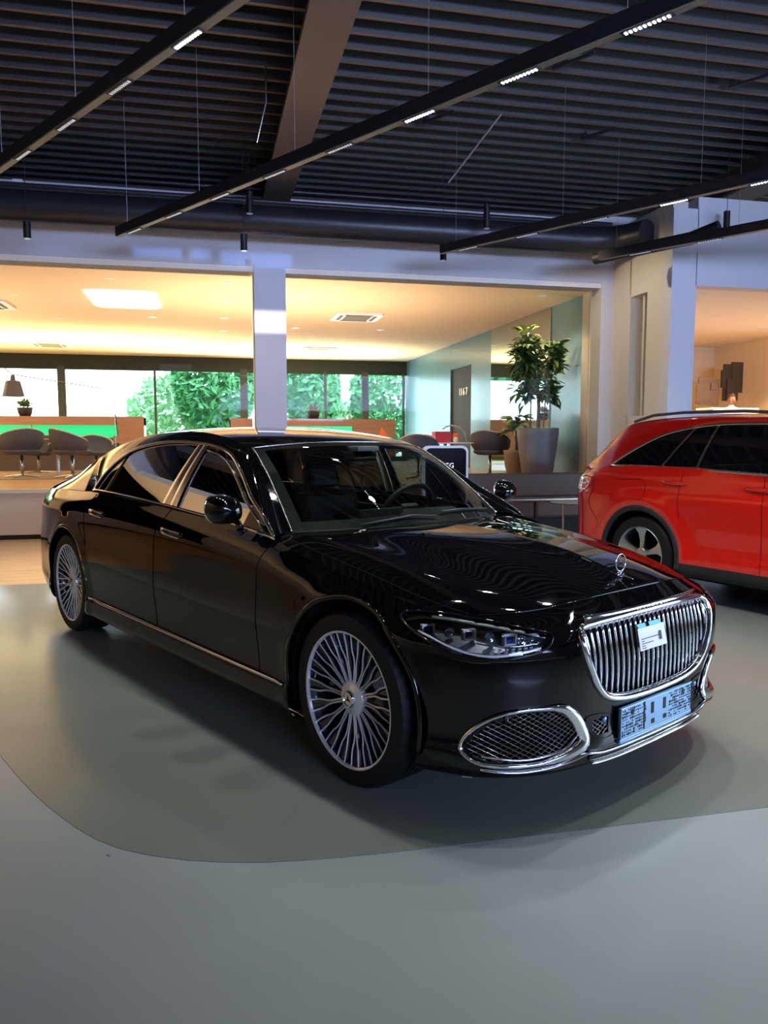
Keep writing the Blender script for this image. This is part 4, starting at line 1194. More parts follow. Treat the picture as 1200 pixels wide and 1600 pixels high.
tmp_ = np.stack([crk(RC[r_], ksr) for r_ in range(9)]); RB = np.stack([crk(tmp_[:, j], np.linspace(0, 8, NRr)) for j in range(len(ksr))], 1)
RB[:, 0, 1] = 0; RB[:, -1, 1] = 0
for cx in (0.0, RW):
    d = np.hypot(RB[..., 0] - cx, RB[..., 2] - RZ); RB[..., 1] += np.where(RB[..., 1] > .6, .02 * np.exp(-((d - .50) / .07) ** 2), 0)
insr = np.zeros((NRr, len(ksr)), bool)
for i in range(NRr):
    for j in range(len(ksr)):
        p = RB[i, j]; cx = 0.0 if p[0] < 1.4 else RW; L = math.hypot(p[0] - cx, p[2] - RZ)
        if L < RA and p[1] > .5: insr[i, j] = True
ck = [(i, j) for i in range(NRr - 1) for j in range(len(ksr) - 1) if not (insr[i, j] and insr[i + 1, j] and insr[i, j + 1] and insr[i + 1, j + 1])]
for i in range(NRr):
    for j in range(len(ksr)):
        if insr[i, j]:
            p = RB[i, j]; cx = 0.0 if p[0] < 1.4 else RW; L = math.hypot(p[0] - cx, p[2] - RZ)
            if L > RA - .05: RB[i, j, 0] = cx + (p[0] - cx) * RA / L; RB[i, j, 2] = RZ + (p[2] - RZ) * RA / L
xj = RB[20, :, 0]
rngs = [('front_wing', 2.20, 9), ('front_door', 1.22, 2.20), ('rear_door', .42, 1.22), ('rear_quarter', -9, .42)]
for sg in (-1, 1):
    for n_, a, b_ in rngs:
        up = [c for c in ck if a <= xj[c[1]] < b_ and RB[c[0], c[1], 2] > .335]
        lo = [c for c in ck if a <= xj[c[1]] < b_ and RB[c[0], c[1], 2] <= .335]
        panel(n_, up, RB, -sg, M['red_paint'], suv)
        panel('lower_cladding', lo, RB, -sg, M['matt_black'], suv)
def RSG(x, z):
    h = z - 1.16
    return .872 - .38 * h - .35 * h * abs(h) - .03 * np.clip((.3 - x), 0, 2) ** 1.2
RE = np.array([(2.62, .80, 1.06), (2.2, .74, 1.28), (1.75, .67, 1.50), (1.35, .635, 1.590), (.8, .62, 1.625), (.2, .615, 1.628), (-.2, .61, 1.605), (-.46, .60, 1.555), (-.60, .625, 1.44), (-.76, .685, 1.26), (-.89, .73, 1.125)])
RCc = np.array([(2.80, 0, 1.08), (2.36, 0, 1.31), (1.88, 0, 1.53), (1.40, 0, 1.622), (.8, 0, 1.655), (.2, 0, 1.655), (-.22, 0, 1.632), (-.52, 0, 1.58), (-.68, 0, 1.45), (-.86, 0, 1.26), (-.98, 0, 1.11)])
tt = np.linspace(0, 10, 110); Er, Cr_ = crk(RE, tt), crk(RCc, tt); NQ2 = 18; RR_ = np.zeros((NQ2, 110, 3))
for i in range(NQ2):
    w = i / (NQ2 - 1); RR_[i, :, 0] = Cr_[:, 0] + (Er[:, 0] - Cr_[:, 0]) * w ** 2; RR_[i, :, 1] = Er[:, 1] * w; RR_[i, :, 2] = Cr_[:, 2] - (Cr_[:, 2] - Er[:, 2]) * w ** 2.4
two_sided('windscreen', cells(0, NQ2 - 1, 0, 30), RR_, M['dark_window'], suv)
two_sided('roof', cells(0, NQ2 - 1, 30, 80), RR_, M['red_paint'], suv)
two_sided('tailgate_window', cells(0, NQ2 - 4, 80, 109), RR_, M['dark_window'], suv)
for sg in (-1, 1): panel('tailgate_side', cells(NQ2 - 4, NQ2 - 1, 80, 109), RR_, -sg, M['red_paint'], suv)
RDxz = [(2.72, 1.072), (2.3, 1.27), (1.85, 1.455), (1.45, 1.535), (1.0, 1.560), (.5, 1.548), (.1, 1.475), (-.18, 1.345), (-.43, 1.185)]
RD = np.array([(x, RSG(x, z), z) for x, z in RDxz]); RDT = np.array([(-.43, .845, 1.175), (-.64, .82, 1.145), (-.89, .73, 1.125)])
dn_ = cr(RD, 80); tn_ = cr(RDT, 16); dall = np.vstack([dn_, tn_[1:]]); ee = cr(RE, 300)
ie = np.r_[np.interp(np.linspace(0, 1, 80), [0, .3, .6, 1], [0, 90, 165, 255]), np.linspace(255, 299, 16)[1:]]
ea = np.stack([np.interp(ie, np.arange(300), ee[:, k]) for k in range(3)], 1); SD = np.zeros((9, len(dall), 3))
for i in range(9):
    w = i / 8; SD[i] = dall * (1 - w) + ea * w; SD[i, :, 1] += .018 * math.sin(math.pi * w); SD[i, :, 2] += .014 * math.sin(math.pi * w)
hb = coons([(3.45, 0, .98), (3.2, 0, 1.05), (2.80, 0, 1.08)], [tuple(p) for p in crk(RT, np.linspace(3, 4.6, 8))], [tuple(p) for p in crk(RT, np.linspace(0, 3, 10))], [(2.80, 0, 1.08), (2.72, .5, 1.07), tuple(crk(RT, [4.6])[0])], 16, 16)
two_sided('bonnet', [(i, j) for i in range(15) for j in range(15)], hb, M['red_paint'], suv)
def rzb(x): return float(np.interp(x, [-.43, .535, 1.2, 2.0, 2.72], [1.180, 1.176, 1.15, 1.11, 1.07]))
def rzt(x): q_ = dn_[np.argsort(dn_[:, 0])]; return float(np.interp(x, q_[:, 0], q_[:, 2]))
rv, rf = [], []
for sgn in (-1, 1):
    k = len(rv); rv += [(p[0], p[1] * sgn, p[2]) for row in RB for p in row]
    rf += [(k + i * 300 + j, k + i * 300 + j + 1, k + (i + 1) * 300 + j + 1, k + (i + 1) * 300 + j) for i in range(NRr - 1) for j in range(299)]
RBVH = BVHTree.FromPolygons(rv, rf)
def rs(x, z, sg, off=0.0):
    l, n, _, _ = RBVH.ray_cast(Vector((x, sg * 3, z)), Vector((0, -sg, 0)))
    return (l if l is not None else Vector((x, sg * .92, z))) + Vector((0, sg * off, 0))
for sg in (-1, 1):
    panel('roof_frame', [(i, j) for i in range(8) for j in range(len(dall) - 1)], SD, -sg, M['red_paint'], suv)
    lowr = [(x, rzb(x)) for x in np.linspace(-.43, 2.72, 40)[1:-1]]
    loop = [Vector((p[0], sg * (p[1] + .004), p[2])) for p in dn_] + [Vector((x, sg * (RSG(x, z) + .006), z)) for x, z in lowr]
    b = MB(); b.tube(loop, .012, 8, closed=True, ry=.006, up=[Vector((0, sg, .4))] * len(loop)); b.build('window_trim', M['satin_chrome'], suv, True)
    def rp(name, xb0, xb1, xt0, xt1, m, off=-.010):
        G = []
        for i in range(9):
            w = i / 8; row = []
            for j in range(17):
                u_ = j / 16; x = (xb0 + (xb1 - xb0) * u_) * (1 - w) + (xt0 + (xt1 - xt0) * u_) * w; xt = min(2.71, max(-.425, xt0 + (xt1 - xt0) * u_))
                z = rzb(x) * (1 - w) + rzt(xt) * w; row.append((x, sg * (RSG(x, z) + off), z))
            G.append(row)
        return MB().grid(G).build(name, m, suv, True)
    rp('quarter_glass', -.42, .17, -.42, .40, M['dark_window']); rp('rear_side_glass', .20, 1.16, .43, 1.14, M['dark_window']); rp('front_side_glass', 1.24, 2.70, 1.22, 2.70, M['dark_window'])
    rp('door_pillar', .165, .195, .385, .415, M['satin_chrome'], .004); rp('glass_divider', .535, .565, .60, .625, M['satin_chrome'], -.002); rp('centre_pillar', 1.16, 1.24, 1.14, 1.22, M['gloss_black'], -.004)
    b = MB(); b.tube([(x, sg * (.60 - .0 * x), z) for x, z in ((1.55, 1.575), (1.3, 1.635), (.8, 1.668), (.2, 1.672), (-.15, 1.655), (-.38, 1.60))], .014, 8); b.build('roof_rail', M['grey_body'], suv, True)
    for cx in (0.0, RW):
        b = MB(); pts = []
        for a in np.linspace(R(-12), R(192), 50):
            x, z = cx + (RA + .012) * math.cos(a), max(.24, RZ + (RA + .012) * math.sin(a)); l = rs(x, z, sg, .0); l.y = sg * min(.965, max(.93, abs(l.y))); pts.append(l)
        b.tube(pts, .030, 8, ry=.014, up=[Vector((0, sg, 0))] * 50); b.build('arch_cladding', M['matt_black'], suv, True)
        prof = [[(cx + (RA + .01) * math.cos(a) * f_, sg * yy, RZ + (RA + .01) * math.sin(a) * f_) for a in np.linspace(R(-14), R(194), 36)] for yy, f_ in ((.92, 1), (.60, 1), (.56, .02))]
        MB().grid(prof).build('wheel_well', M['deep_black'], suv, True)
        w = empty('wheel', (cx, sg * .80, RZ)); w.parent = suv; T = Matrix.Rotation(R(-90 * sg), 4, 'X')
        MB().lathe([(.25, .11), (.262, .115), (.30, .120), (.34, .112), (.360, .09), (.365, .05), (.365, -.09), (.34, -.115), (.25, -.11)], 64, T, caps=False).build('tyre', M['rubber'], w, True, sharp=35)
        MB().lathe([(.262, .112), (.255, .118), (.245, .105), (.235, .06), (.235, -.08)], 64, T, caps=False).build('rim', M['alloy'], w, True, sharp=35)
        MB().lathe([(.235, -.02), (.0, -.02)], 40, T, caps=False).build('brake_disc', M['deep_black'], w)
        MB().lathe([(.06, .05), (.06, .085), (.05, .092), (.0, .092)], 30, T, caps=False).build('hub_cap', M['alloy'], w, True, sharp=30)
        for s in range(5):
            a0 = 2 * math.pi * s / 5 + .3
            def q3(r, da, z): a = a0 + R(da); return (r * math.cos(a), r * math.sin(a), z)
            b = MB(); rows_ = []
            for r, h_, z in ((.05, 24, .085), (.12, 12, .080), (.19, 11, .090), (.25, 16, .105)): rows_.append([q3(r, -h_, z - .03), q3(r, -h_, z), q3(r, 0, z + .006), q3(r, h_, z), q3(r, h_, z - .03)])
            b.grid(rows_, T); b.build('spoke', M['alloy'], w, True, sharp=40)
    # handle
    P = [rs(.24 + .25 * t_, 1.052 - .010 * t_, sg, .006 + .020 * math.sin(math.pi * t_)) for t_ in np.linspace(0, 1, 12)]
    b = MB(); b.tube(P, [.008] + [.016] * 10 + [.008], 10, ry=.010, up=[Vector((0, sg, 0))] * 12); b.build('door_handle', M['red_paint'], suv, True)
    P = [rs(1.05 + .25 * t_, 1.035 - .010 * t_, sg, .006 + .020 * math.sin(math.pi * t_)) for t_ in np.linspace(0, 1, 12)]
    b = MB(); b.tube(P, [.008] + [.016] * 10 + [.008], 10, ry=.010, up=[Vector((0, sg, 0))] * 12); b.build('door_handle', M['red_paint'], suv, True)
    b = MB(); b.lathe([(.075, 0), (.072, .003)], 24, Matrix.Translation(rs(.36, 1.035, sg, .0)) @ Matrix.Rotation(R(-90 * sg), 4, 'X') @ Matrix.Diagonal((1, .55, .4, 1))); b.build('handle_recess', M['red_paint'], suv)
    # seams, fuel flap
    for S_ in ([(.44, 1.15), (.42, .9), (.44, .74)], [(1.20, 1.14), (1.21, .9), (1.21, .35)], [(2.20, 1.08), (2.2, .8), (2.2, .35)], [(-.30, 1.05), (.02, 1.05), (.05, 1.02), (.05, .90), (.0, .87)], [(-.62, 1.10), (-.60, .95), (-.66, .80), (-.52, .62)]):
        L_ = cr([(x, 0, z) for x, z in S_], 24); b = MB(); b.tube([rs(p[0], p[2], sg, .0004) for p in L_], .0025, 5, caps=False); b.build('shut_line', M['deep_black'], suv, True)
    # tail lamp
    def rr_(s, z):
        l, n, _, _ = RBVH.ray_cast(Vector((-3, sg * s, z)), Vector((1, 0, 0))); return l
    outl = [rs(-.63, 1.00, sg, .008), rs(-.70, .945, sg, .008), rs(-.82, .89, sg, .010)] + [(rr_(s, z) or Vector((-.9, sg * s, z))) + Vector((-.006, 0, 0)) for s, z in ((.70, .885), (.60, .90), (.50, .96), (.55, 1.03), (.66, 1.045))] + [rs(-.84, 1.055, sg, .010), rs(-.74, 1.07, sg, .008), rs(-.65, 1.05, sg, .008)]
    tl_ = poly_fill('tail_lamp', outl, M['tail_lens'], suv)
    for zz in (.93, .99): L_ = [rs(x, zz, sg, .016) for x in (-.72, -.78, -.84)]; MB().tube(L_, .007, 6).build('light_strip', M['lamp_white'], tl_)
    b = MB(); b.tube(outl, .006, 6, closed=True); b.build('lamp_surround', M['red_lens'], suv, True)
MB().box((1.4, 0, .28), (2.1, 1.6, .16)).box((1.4, 0, .5), (2.1, 1.2, .3)).build('floor_pan', M['deep_black'], suv)
b = MB(); b.box((.75, 0, .95), (.5, 1.3, .5), bev=.06); b.box((.70, .35, 1.28), (.10, .28, .22), bev=.04); b.box((.70, -.35, 1.28), (.10, .28, .22), bev=.04); b.build('rear_seats', M['leather'], suv)
# ================================================================ interior lights of the platform room
def spotl(x, y, z, e, col=(1, .80, .52), ang=110):
    lamp('downlight_lamp', 'SPOT', (x, y, z - .02), e, col, .06, target=(x, y, 0), spot=ang, blend=.8)
DLS = [(-1.38, 12.75), (.39, 12.72), (.41, 14.57), (-3.12, 14.55), (2.14, 12.69), (5.69, 12.62), (1.65, 13.63), (-2.9, 17.2), (.42, 16.4), (.43, 18.3), (-1.0, 16.6), (2.0, 17.5), (3.4, 13.2),
       (3.9, 17.4), (-4.4, 19.4), (.4, 20.4), (2.6, 19.4), (4.9, 15.8), (-5.0, 13.2), (-5.2, 16.5), (-7.5, 14.5), (-7.5, 18.5), (-10, 15.5), (5.2, 19.6)]
DLL = {0: 'recessed downlight just above the luminous ceiling panel', 1: 'nearest recessed downlight left of the white pillar', 2: 'second recessed downlight left of the white pillar', 3: 'recessed downlight at the far left edge of the inner ceiling',
       4: 'nearest recessed downlight right of the white pillar', 5: 'recessed downlight above the tall potted plant', 6: 'recessed downlight right beside the pillar, before the ceiling cassette', 7: 'recessed downlight left below the luminous ceiling panel',
       8: 'third recessed downlight left of the white pillar', 9: 'fourth recessed downlight left of the white pillar', 10: 'recessed downlight just behind the luminous ceiling panel', 11: 'recessed downlight behind the near ceiling cassette, by the pillar',
       12: 'recessed downlight in the middle of the front edge right of the pillar', 13: 'recessed downlight midway between the cassettes and the green wall', 14: 'recessed downlight near the back left ceiling cassette', 15: 'rearmost recessed downlight left of the white pillar',
       16: 'recessed downlight just before the back cassette right of the pillar', 17: 'recessed downlight close to the green wall above the dark door', 23: 'rearmost recessed downlight near the corner of the green wall'}
for i, (x, y) in enumerate(DLS):
    t = empty('ceiling_downlight', (x, y, 3.87), 0, DLL.get(i, 'small round recessed downlight of the warm inner ceiling beyond the left edge'), 'downlight', 'recessed downlights of the inner ceiling')
    MB().lathe([(.055, -.006), (.085, -.004), (.088, .0), (.055, .0)], 24).build('ring', M['white_plastic'], t)
    MB().lathe([(.050, -.003), (.050, -.001)], 20).build('lens', M['downlight'], t)
    spotl(x, y, 3.86, 130 if x > 5.5 else 45)
# warm fill spots without fixtures, aimed down along the back of the room
for x in (-9, -4, 1, 4.6): spotl(x, 22.6, 3.84, 40, (1, .88, .45), 140)
for x, y, lb in ((9.2, 12.8, 'recessed downlight near the left edge of the right room opening'), (9.4, 15.2, 'recessed downlight far back in the right room'), (11.2, 14.0, 'recessed downlight at the right picture edge above the dark wall panels'), (13.6, 12.4, 'recessed downlight of the right room beyond the picture edge')):
    t = empty('ceiling_downlight', (x, y, 3.66), 0, lb, 'downlight', 'recessed downlights of the right room')
    MB().lathe([(.055, -.006), (.085, -.004), (.088, .0), (.055, .0)], 24).build('ring', M['white_plastic'], t)
    MB().lathe([(.050, -.003), (.050, -.001)], 20).build('lens', M['downlight'], t)
    spotl(x, y, 3.65, 620, (1, .76, .42))
# rounded bright ceiling panel
def rrect(w, h, r, n=6):
    return [(sx * (w / 2 - r) + r * math.cos(a), sy * (h / 2 - r) + r * math.sin(a)) for sx, sy, a0 in ((1, 1, 0), (-1, 1, 90), (-1, -1, 180), (1, -1, 270)) for a in [R(a0 + 90 * k / n) for k in range(n + 1)]]
o = MB().prism(rrect(1.15, 1.75, .22), 3.850, 3.866).build('ceiling_light_panel', M['skylight_panel']); o.location = (-1.35, 14.6, 0)
tag(o, 'large rounded square luminous panel in the warm ceiling at left', 'ceiling light')
for x, y, lb in ((3.0, 15.6, 'square ceiling air conditioner cassette nearest, right of the pillar'), (3.05, 21.5, 'smaller looking ceiling cassette at the back right of the pillar'), (-3.9, 21.9, 'ceiling air conditioner cassette at the back left'), (-3.9, 15.6, 'ceiling air conditioner cassette cut by the left picture edge')):
    t = empty('ceiling_cassette', (x, y, 3.87), 0, lb, 'air conditioner', 'ceiling air conditioner cassettes')
    MB().prism(rrect(.95, .95, .06), -.035, 0).build('frame', M['white_plastic'], t)
    MB().box((0, 0, -.040), (.50, .50, .012)).build('grille', M['pot_grey'], t)
    for a in range(4): MB().box((.34 * math.cos(a * math.pi / 2), .34 * math.sin(a * math.pi / 2), -.038), (.06 if a % 2 == 0 else .55, .55 if a % 2 == 0 else .06, .010)).build('vane', M['grey_body'], t)

# ---- counters
def counter(name, x0, x1, y, top, label, gx):
    t = empty(name, ((x0 + x1) / 2, y, PZ), 0, label, 'counter', 'wooden counters with green backlit niche')
    w = x1 - x0; h = top - PZ
    MB().box((0, .35, h - .10), (w, .7, .20)).build('counter_top', M['counter_wood'], t)
    MB().box((w / 2 - gx / 2, .35, h / 2 + .10), (gx, .69, h - .24)).build('end_panel', M['counter_wood'], t)
    MB().box((-gx / 2, .40, h - .345), (w - gx, .60, .29)).build('green_backlit_panel', M['green_panel'], t)
    MB().box((-gx / 2, .35, (h - .49) / 2), (w - gx, .68, h - .49)).build('counter_body', M['grey_body'], t)
    n = max(1, int(w / 1.8))
    for i in range(1, n): MB().box((-w / 2 + i * (w - gx) / n, .095, h - .345), (.012, .02, .29)).build('divider', M['grey_body'], t)
    return t
counter('reception_counter', -9.5, -1.41, 19.0, 1.93, 'long wooden counter with green lit niche left of the pillar', .58)
counter('reception_counter', 1.5, 5.13, 21.0, 1.95, 'wooden counter with green lit niche right of the pillar', 1.2)
counter('reception_counter', .55, 1.05, 18.0, 1.88, 'small wooden cabinet end just left of the pillar', .5)
def bowl_plant(x, y, z, r, lb, m=M['matt_black'], lm=M['leaf']):
    t = empty('small_planter', (x, y, z), 0, lb, 'planter')
    MB().lathe([(r * .7, 0), (r * .9, r * .5), (r, r * 1.2), (r * .9, r * 1.2), (r * .8, r * .9)], 20).build('bowl', m, t, True)
    b = MB()
    for i in range(60):
        a, e, L = rng.uniform(0, 6.28), rng.uniform(.3, 1.4), rng.uniform(.5, 1.2) * r
        d = Vector((math.cos(a) * math.cos(e), math.sin(a) * math.cos(e), math.sin(e))); c = Vector((0, 0, r * 1.1)) + d * L; s_ = d.orthogonal().normalized() * r * .16
        b.add([c - d * r * .3, c + s_, c + d * r * .3, c - s_], [(0, 1, 2, 3)])
    tag(b.build('foliage', lm, t), kind='stuff')
bowl_plant(-4.05, 19.35, 1.93, .17, 'dark bowl planter on the left counter in front of a window post')
bowl_plant(2.9, 21.35, 1.95, .18, 'dark round planter on the right counter in front of the window', M['matt_black'], M['trunk'])
t = empty('card_stand', (-1.97, 18.88, PZ), 0, 'thin dark rod with a small brown card before the left counter', 'stand')
MB().tube([(0, 0, 0), (0, 0, .70), (-.05, 0, 1.28)], .012, 6).build('rod', M['matt_black'], t); MB().box((-.02, -.03, .71), (.19, .02, .17), bev=.005).build('card', M['counter_wood'], t); MB().lathe([(.11, 0), (.11, .01), (.01, .015)], 16).build('foot', M['matt_black'], t)

# ---- tub chairs
def tub_chair():
    t = empty('tub_chair', (0, 0, 0))
    G = []; n = 28
    for i in range(9):
        v = i / 8; row = []
        for k in range(n + 1):
            a = R(-205) + R(230) * k / n - R(-90) * 0
            front = abs((k / n) - .5) * 2                                   # 0 at the back, 1 at the arm fronts
            top = .80 - .20 * front ** 1.6; bot = .40
            r = .22 + (.34 - .22) * min(1, v * 1.6) + .02 * v
            z = bot + (top - bot) * v ** 1.3
            row.append((r * math.cos(a), r * math.sin(a) * .95, z))
        G.append(row)
    inner = [[(x * .86, y * .86, z + (.0 if i == 8 else .02)) for x, y, z in row] for i, row in enumerate(G)]
    b = MB(); b.grid(G); b.grid(inner, flip=True); b.grid([G[8], inner[8]]); b.grid([[r_[0] for r_ in G], [r_[0] for r_ in inner]]); b.grid([[r_[-1] for r_ in G], [r_[-1] for r_ in inner]])
    b.build('seat_shell', M['chair_felt'], t, True, sharp=50)
    b = MB(); b.tube([Vector(p) * 1.0 + Vector((0, 0, .004)) for p in [((a[0] + c_[0]) / 2, (a[1] + c_[1]) / 2, a[2]) for a, c_ in zip(G[8], inner[8])]], .018, 6); b.build('edge_piping', M['chair_edge'], t, True)
    MB().lathe([(.22, .38), (.30, .42), (.30, .46), (.0, .47)], 24, caps=False).lathe([(.0, .37), (.22, .38)], 24, caps=False).build('seat_cushion', M['chair_felt'], t, True)
    MB().cyl((0, 0, .03), (0, 0, .38), .028, 12).build('column', M['steel'], t, True)
    for k in range(4):
        a = R(45 + 90 * k); MB().tube([(0, 0, .05), (.30 * math.cos(a), .30 * math.sin(a), .015)], [.018, .010], 6).build('foot', M['steel'], t)
    return t
ch = tub_chair()
CH = [(-3.40, 15.8, 30, 'grey felt tub chair seen from behind at the far left edge', 1.14), (-2.45, 15.45, -60, 'grey felt tub chair with light edge nearest the car roof at left', 1.14),
      (-3.45, 17.55, 160, 'tub chair behind the far left one, its light edge showing', 1.0), (-2.25, 17.2, 200, 'tub chair facing this way behind the left group', 1.0),
      (3.75, 13.6, -20, 'dark tub chair left of the red box', 1.0), (5.42, 14.35, -40, 'dark tub chair between the black sign and the plant pots', 1.1), (4.3, 15.3, 160, 'tub chair at the back of the table with the red box', 1.0)]
for i, (x, y, a, lb, s) in enumerate(CH):
    c = ch if i == 0 else copy_tree(ch)
    c.location = (x, y, PZ); c.rotation_euler = (0, 0, R(a)); c.scale = (s, s, s); tag(c, lb, 'chair', 'tub chairs on the platform')
def round_table(x, y, z0, r, h, lb, top=M['counter_wood'], legs=1):
    t = empty('round_table', (x, y, z0), 0, lb, 'table')
    MB().lathe([(r - .01, h - .022), (r, h - .016), (r, h - .004), (r - .006, h)], 40).build('table_top', top, t, True, sharp=40)
    if legs == 1:
        MB().cyl((0, 0, .01), (0, 0, h - .02), .03, 12).lathe([(.24, 0), (.24, .012), (.03, .02)], 30).build('leg', M['steel'], t)
    else:
        for k in range(legs): a = 2 * math.pi * k / legs + .6; MB().cyl((r * .45 * math.cos(a), r * .45 * math.sin(a), 0), (r * .45 * math.cos(a), r * .45 * math.sin(a), h - .02), .014, 10).build('leg', M['steel'], t)
    return t
round_table(-2.90, 16.62, PZ, .45, .73, 'round wooden table among the tub chairs at left')
round_table(4.45, 14.2, PZ, .55, .66, 'round table carrying the red box', M['white_plastic'])
round_table(4.72, 9.35, 0, .32, .60, 'low round side table with thin steel legs in front of the brown sofa', M['pot_grey'], 3)
tag(MB().prism([(-6.5, 15.0), (-1.5, 15.0), (-1.5, 17.9), (-6.5, 17.9)], PZ, PZ + .012).build('rug', M['rug']), 'flat grey brown rug under the left tub chairs', 'rug')
t = empty('red_box', (4.30, 13.95, PZ + .66), 0, 'bright red box standing on the round table', 'box')
MB().box((0, 0, .10), (.32, .22, .20), taper=.85).build('body', M['red_plastic'], t); MB().box((0, 0, .203), (.30, .20, .006)).build('rim', M['red_plastic'], t)
tag(MB().lathe([(.05, 0), (.07, .09), (.05, .17), (.03, .17)], 14).build('orange_cup', M['orange_cloth'], None, True, loc=(4.56, 13.9, PZ + .66)), 'small orange cup right beside the red box', 'cup')
tag(MB().lathe([(.04, 0), (.05, .05), (.03, .10)], 12).build('white_cup', M['white_plastic'], None, True, loc=(4.50, 13.72, PZ + .66)), 'small white cup in front of the orange cup', 'cup')
tag(MB().tube([(4.2 + .30 * (1 - math.cos(a)), 13.9 + .02 * a, 1.36 + .31 * math.sin(a)) for a in np.linspace(.9, 3.1, 20)], .014, 8).build('arched_handle', M['steel'], None, True), 'thin pale arched rod rising behind the red box', 'lamp')
tag(MB().add([(3.18, 14.5, 1.36), (3.48, 14.5, 1.36), (3.4, 14.65, 1.36), (3.28, 14.53, 1.64)], [(0, 1, 3), (1, 2, 3), (2, 0, 3), (0, 2, 1)]).build('orange_napkin', M['orange_cloth']), 'folded orange napkin cone just above the car roof', 'napkin')
round_table(3.3, 14.55, PZ, .42, .66, 'round table under the orange napkin', M['white_plastic'])
# floor lamp with dark trapezoid shade
t = empty('arc_floor_lamp', (-1.9, 17.6, PZ), 0, 'arc lamp whose dark conical shade hangs at the far left window', 'lamp')
MB().lathe([(.20, 0), (.20, .03), (.03, .04)], 30).build('base', M['matt_black'], t)
MB().tube([(0, 0, .03), (0, 0, 1.55), (-.2, -.3, 1.78), (-1.64, -1.6, 1.94), (-1.75, -1.7, 2.05)], .010, 8).build('arm', M['steel'], t)
T = Matrix.Translation((-1.64, -1.6, 1.53))
b = MB(); b.lathe([(.20, 0), (.13, .29), (.05, .30), (.035, .40)], 6, T, caps=False); b.build('lamp_shade', M['grey_body'], t)

# ---- sofa
t = empty('sofa', (5.15, 10.55, 0), 0, 'long dark brown leather sofa bench behind the low round table', 'sofa')
MB().box((0, .22, .74), (3.9, .16, .36), bev=.03).build('back_rest', M['sofa_leather'], t)
for k in range(3): MB().box((-1.30 + 1.30 * k, -.13, .43), (1.285, .62, .24), bev=.04).build('seat_cushion', M['sofa_leather'], t)
MB().box((0, -.02, .17), (3.7, .60, .28)).build('plinth', M['matt_black'], t); MB().box((0, -.44, .575), (3.9, .02, .02)).build('steel_rail', M['steel'], t)

# ---- black stele
t = empty('display_stele', (2.98, 9.5, 0), 0, 'black display stele with white letters and rounded white frame behind the car', 'sign')
TT = Matrix(((1, 0, 0, 0), (0, 0, 1, 0), (0, 1, 0, 0), (0, 0, 0, 1)))
MB().prism([(x, y + .685) for x, y in rrect(.60, 1.31, .08)], -.03, .05, TT).build('frame', M['white_plastic'], t)
MB().prism([(x, y + .685) for x, y in rrect(.54, 1.25, .065)], -.036, -.03, TT).build('screen', mat('screen_black', (.002, .002, .003), .25, spec=.06), t)
lo = letters('LUEG', .088, .001, mat('letter_white', (.75, .78, .78), .5, emit=(1, 1, 1), es=.7), t, .008); lo.location = (.0, -.038, 1.06); lo.rotation_euler = (R(90), 0, 0)

# ---- plants
LEAF = {}
def leaf_mesh(key, L, w, m, lobes=1):
    b = MB()
    pts = [(0, 0, 0), (L * .3, w, .01), (L * .65, w * .8, -.01), (L, 0, -.05 * L / .2), (L * .65, -w * .8, -.01), (L * .3, -w, .01)]
    b.add(pts + [(L * .33, 0, .022), (L * .66, 0, .012)], [(0, 6, 1), (1, 6, 7, 2), (2, 7, 3), (3, 7, 4), (4, 7, 6, 5), (5, 6, 0)])
    o = b.build('leaf', m); me = o.data; bpy.data.objects.remove(o); LEAF[key] = me
leaf_mesh('a', .22, .045, M['leaf']); leaf_mesh('b', .22, .045, M['leaf_light']); leaf_mesh('c', .16, .05, M['leaf'])
def leaf(me, parent, p, yaw, pit, s=1.0):
    o = bpy.data.objects.new('leaf', me); COL.objects.link(o); o.parent = parent
    o.location = p; o.rotation_euler = (rng.uniform(-.5, .5), pit, yaw); o.scale = (s, s, s)
plant = empty('potted_tree', (5.70, 12.75, PZ), 0, 'tall leafy plant in a large grey tapered pot by the right jamb', 'plant')
MB().lathe([(.24, 0), (.27, .12), (.33, .55), (.36, .80), (.365, .92), (.33, .92), (.32, .86)], 36, caps=False).lathe([(0, .0), (.24, 0)], 36, caps=False).build('pot', M['pot_grey'], plant, True)
MB().lathe([(.0, .85), (.33, .86)], 24, caps=False).build('soil', M['soil'], plant)
b = MB(); b.tube([(0, 0, .85), (.01, 0, 1.3), (-.02, 0, 1.7), (-.10, 0, 2.4)], [.035, .032, .028, .015], 8); b.tube([(-.12, .05, .85), (-.12, .05, 1.25), (-.14, 0, 1.9)], [.014, .012, .01], 6); b.tube([(.10, .0, .85), (.13, 0, 1.4), (.22, 0, 2.3)], [.012, .012, .01], 6); b.tube([(-.02, 0, 1.7), (.20, .05, 2.1), (.28, 0, 2.45)], [.02, .014, .01], 6)
b.build('trunk', M['trunk'], plant, True)
for cx_, cz_, rx, rz_, n in ((-.22, 2.15, .26, .50, 95), (-.20, 1.60, .22, .30, 40), (.25, 2.15, .19, .33, 62), (.18, 1.60, .22, .28, 38)):
    for i in range(n):
        v = rng.normal(size=3); v /= np.linalg.norm(v); rr = rng.uniform(.45, 1.0)
        p = (cx_ + v[0] * rx * rr, v[1] * rx * rr * .8, cz_ + v[2] * rz_ * rr)
        yaw = math.atan2(v[1], v[0]) + rng.uniform(-.5, .5); top = v[2] > .55 or (cx_ > 0 and cz_ > 2)
        leaf(LEAF['b'] if (top and rng.random() < .45) else LEAF['a'], plant, p, yaw, rng.uniform(-.5, .7) + (.35 if v[2] < 0 else -.35), rng.uniform(.7, 1.1))
fb = MB()
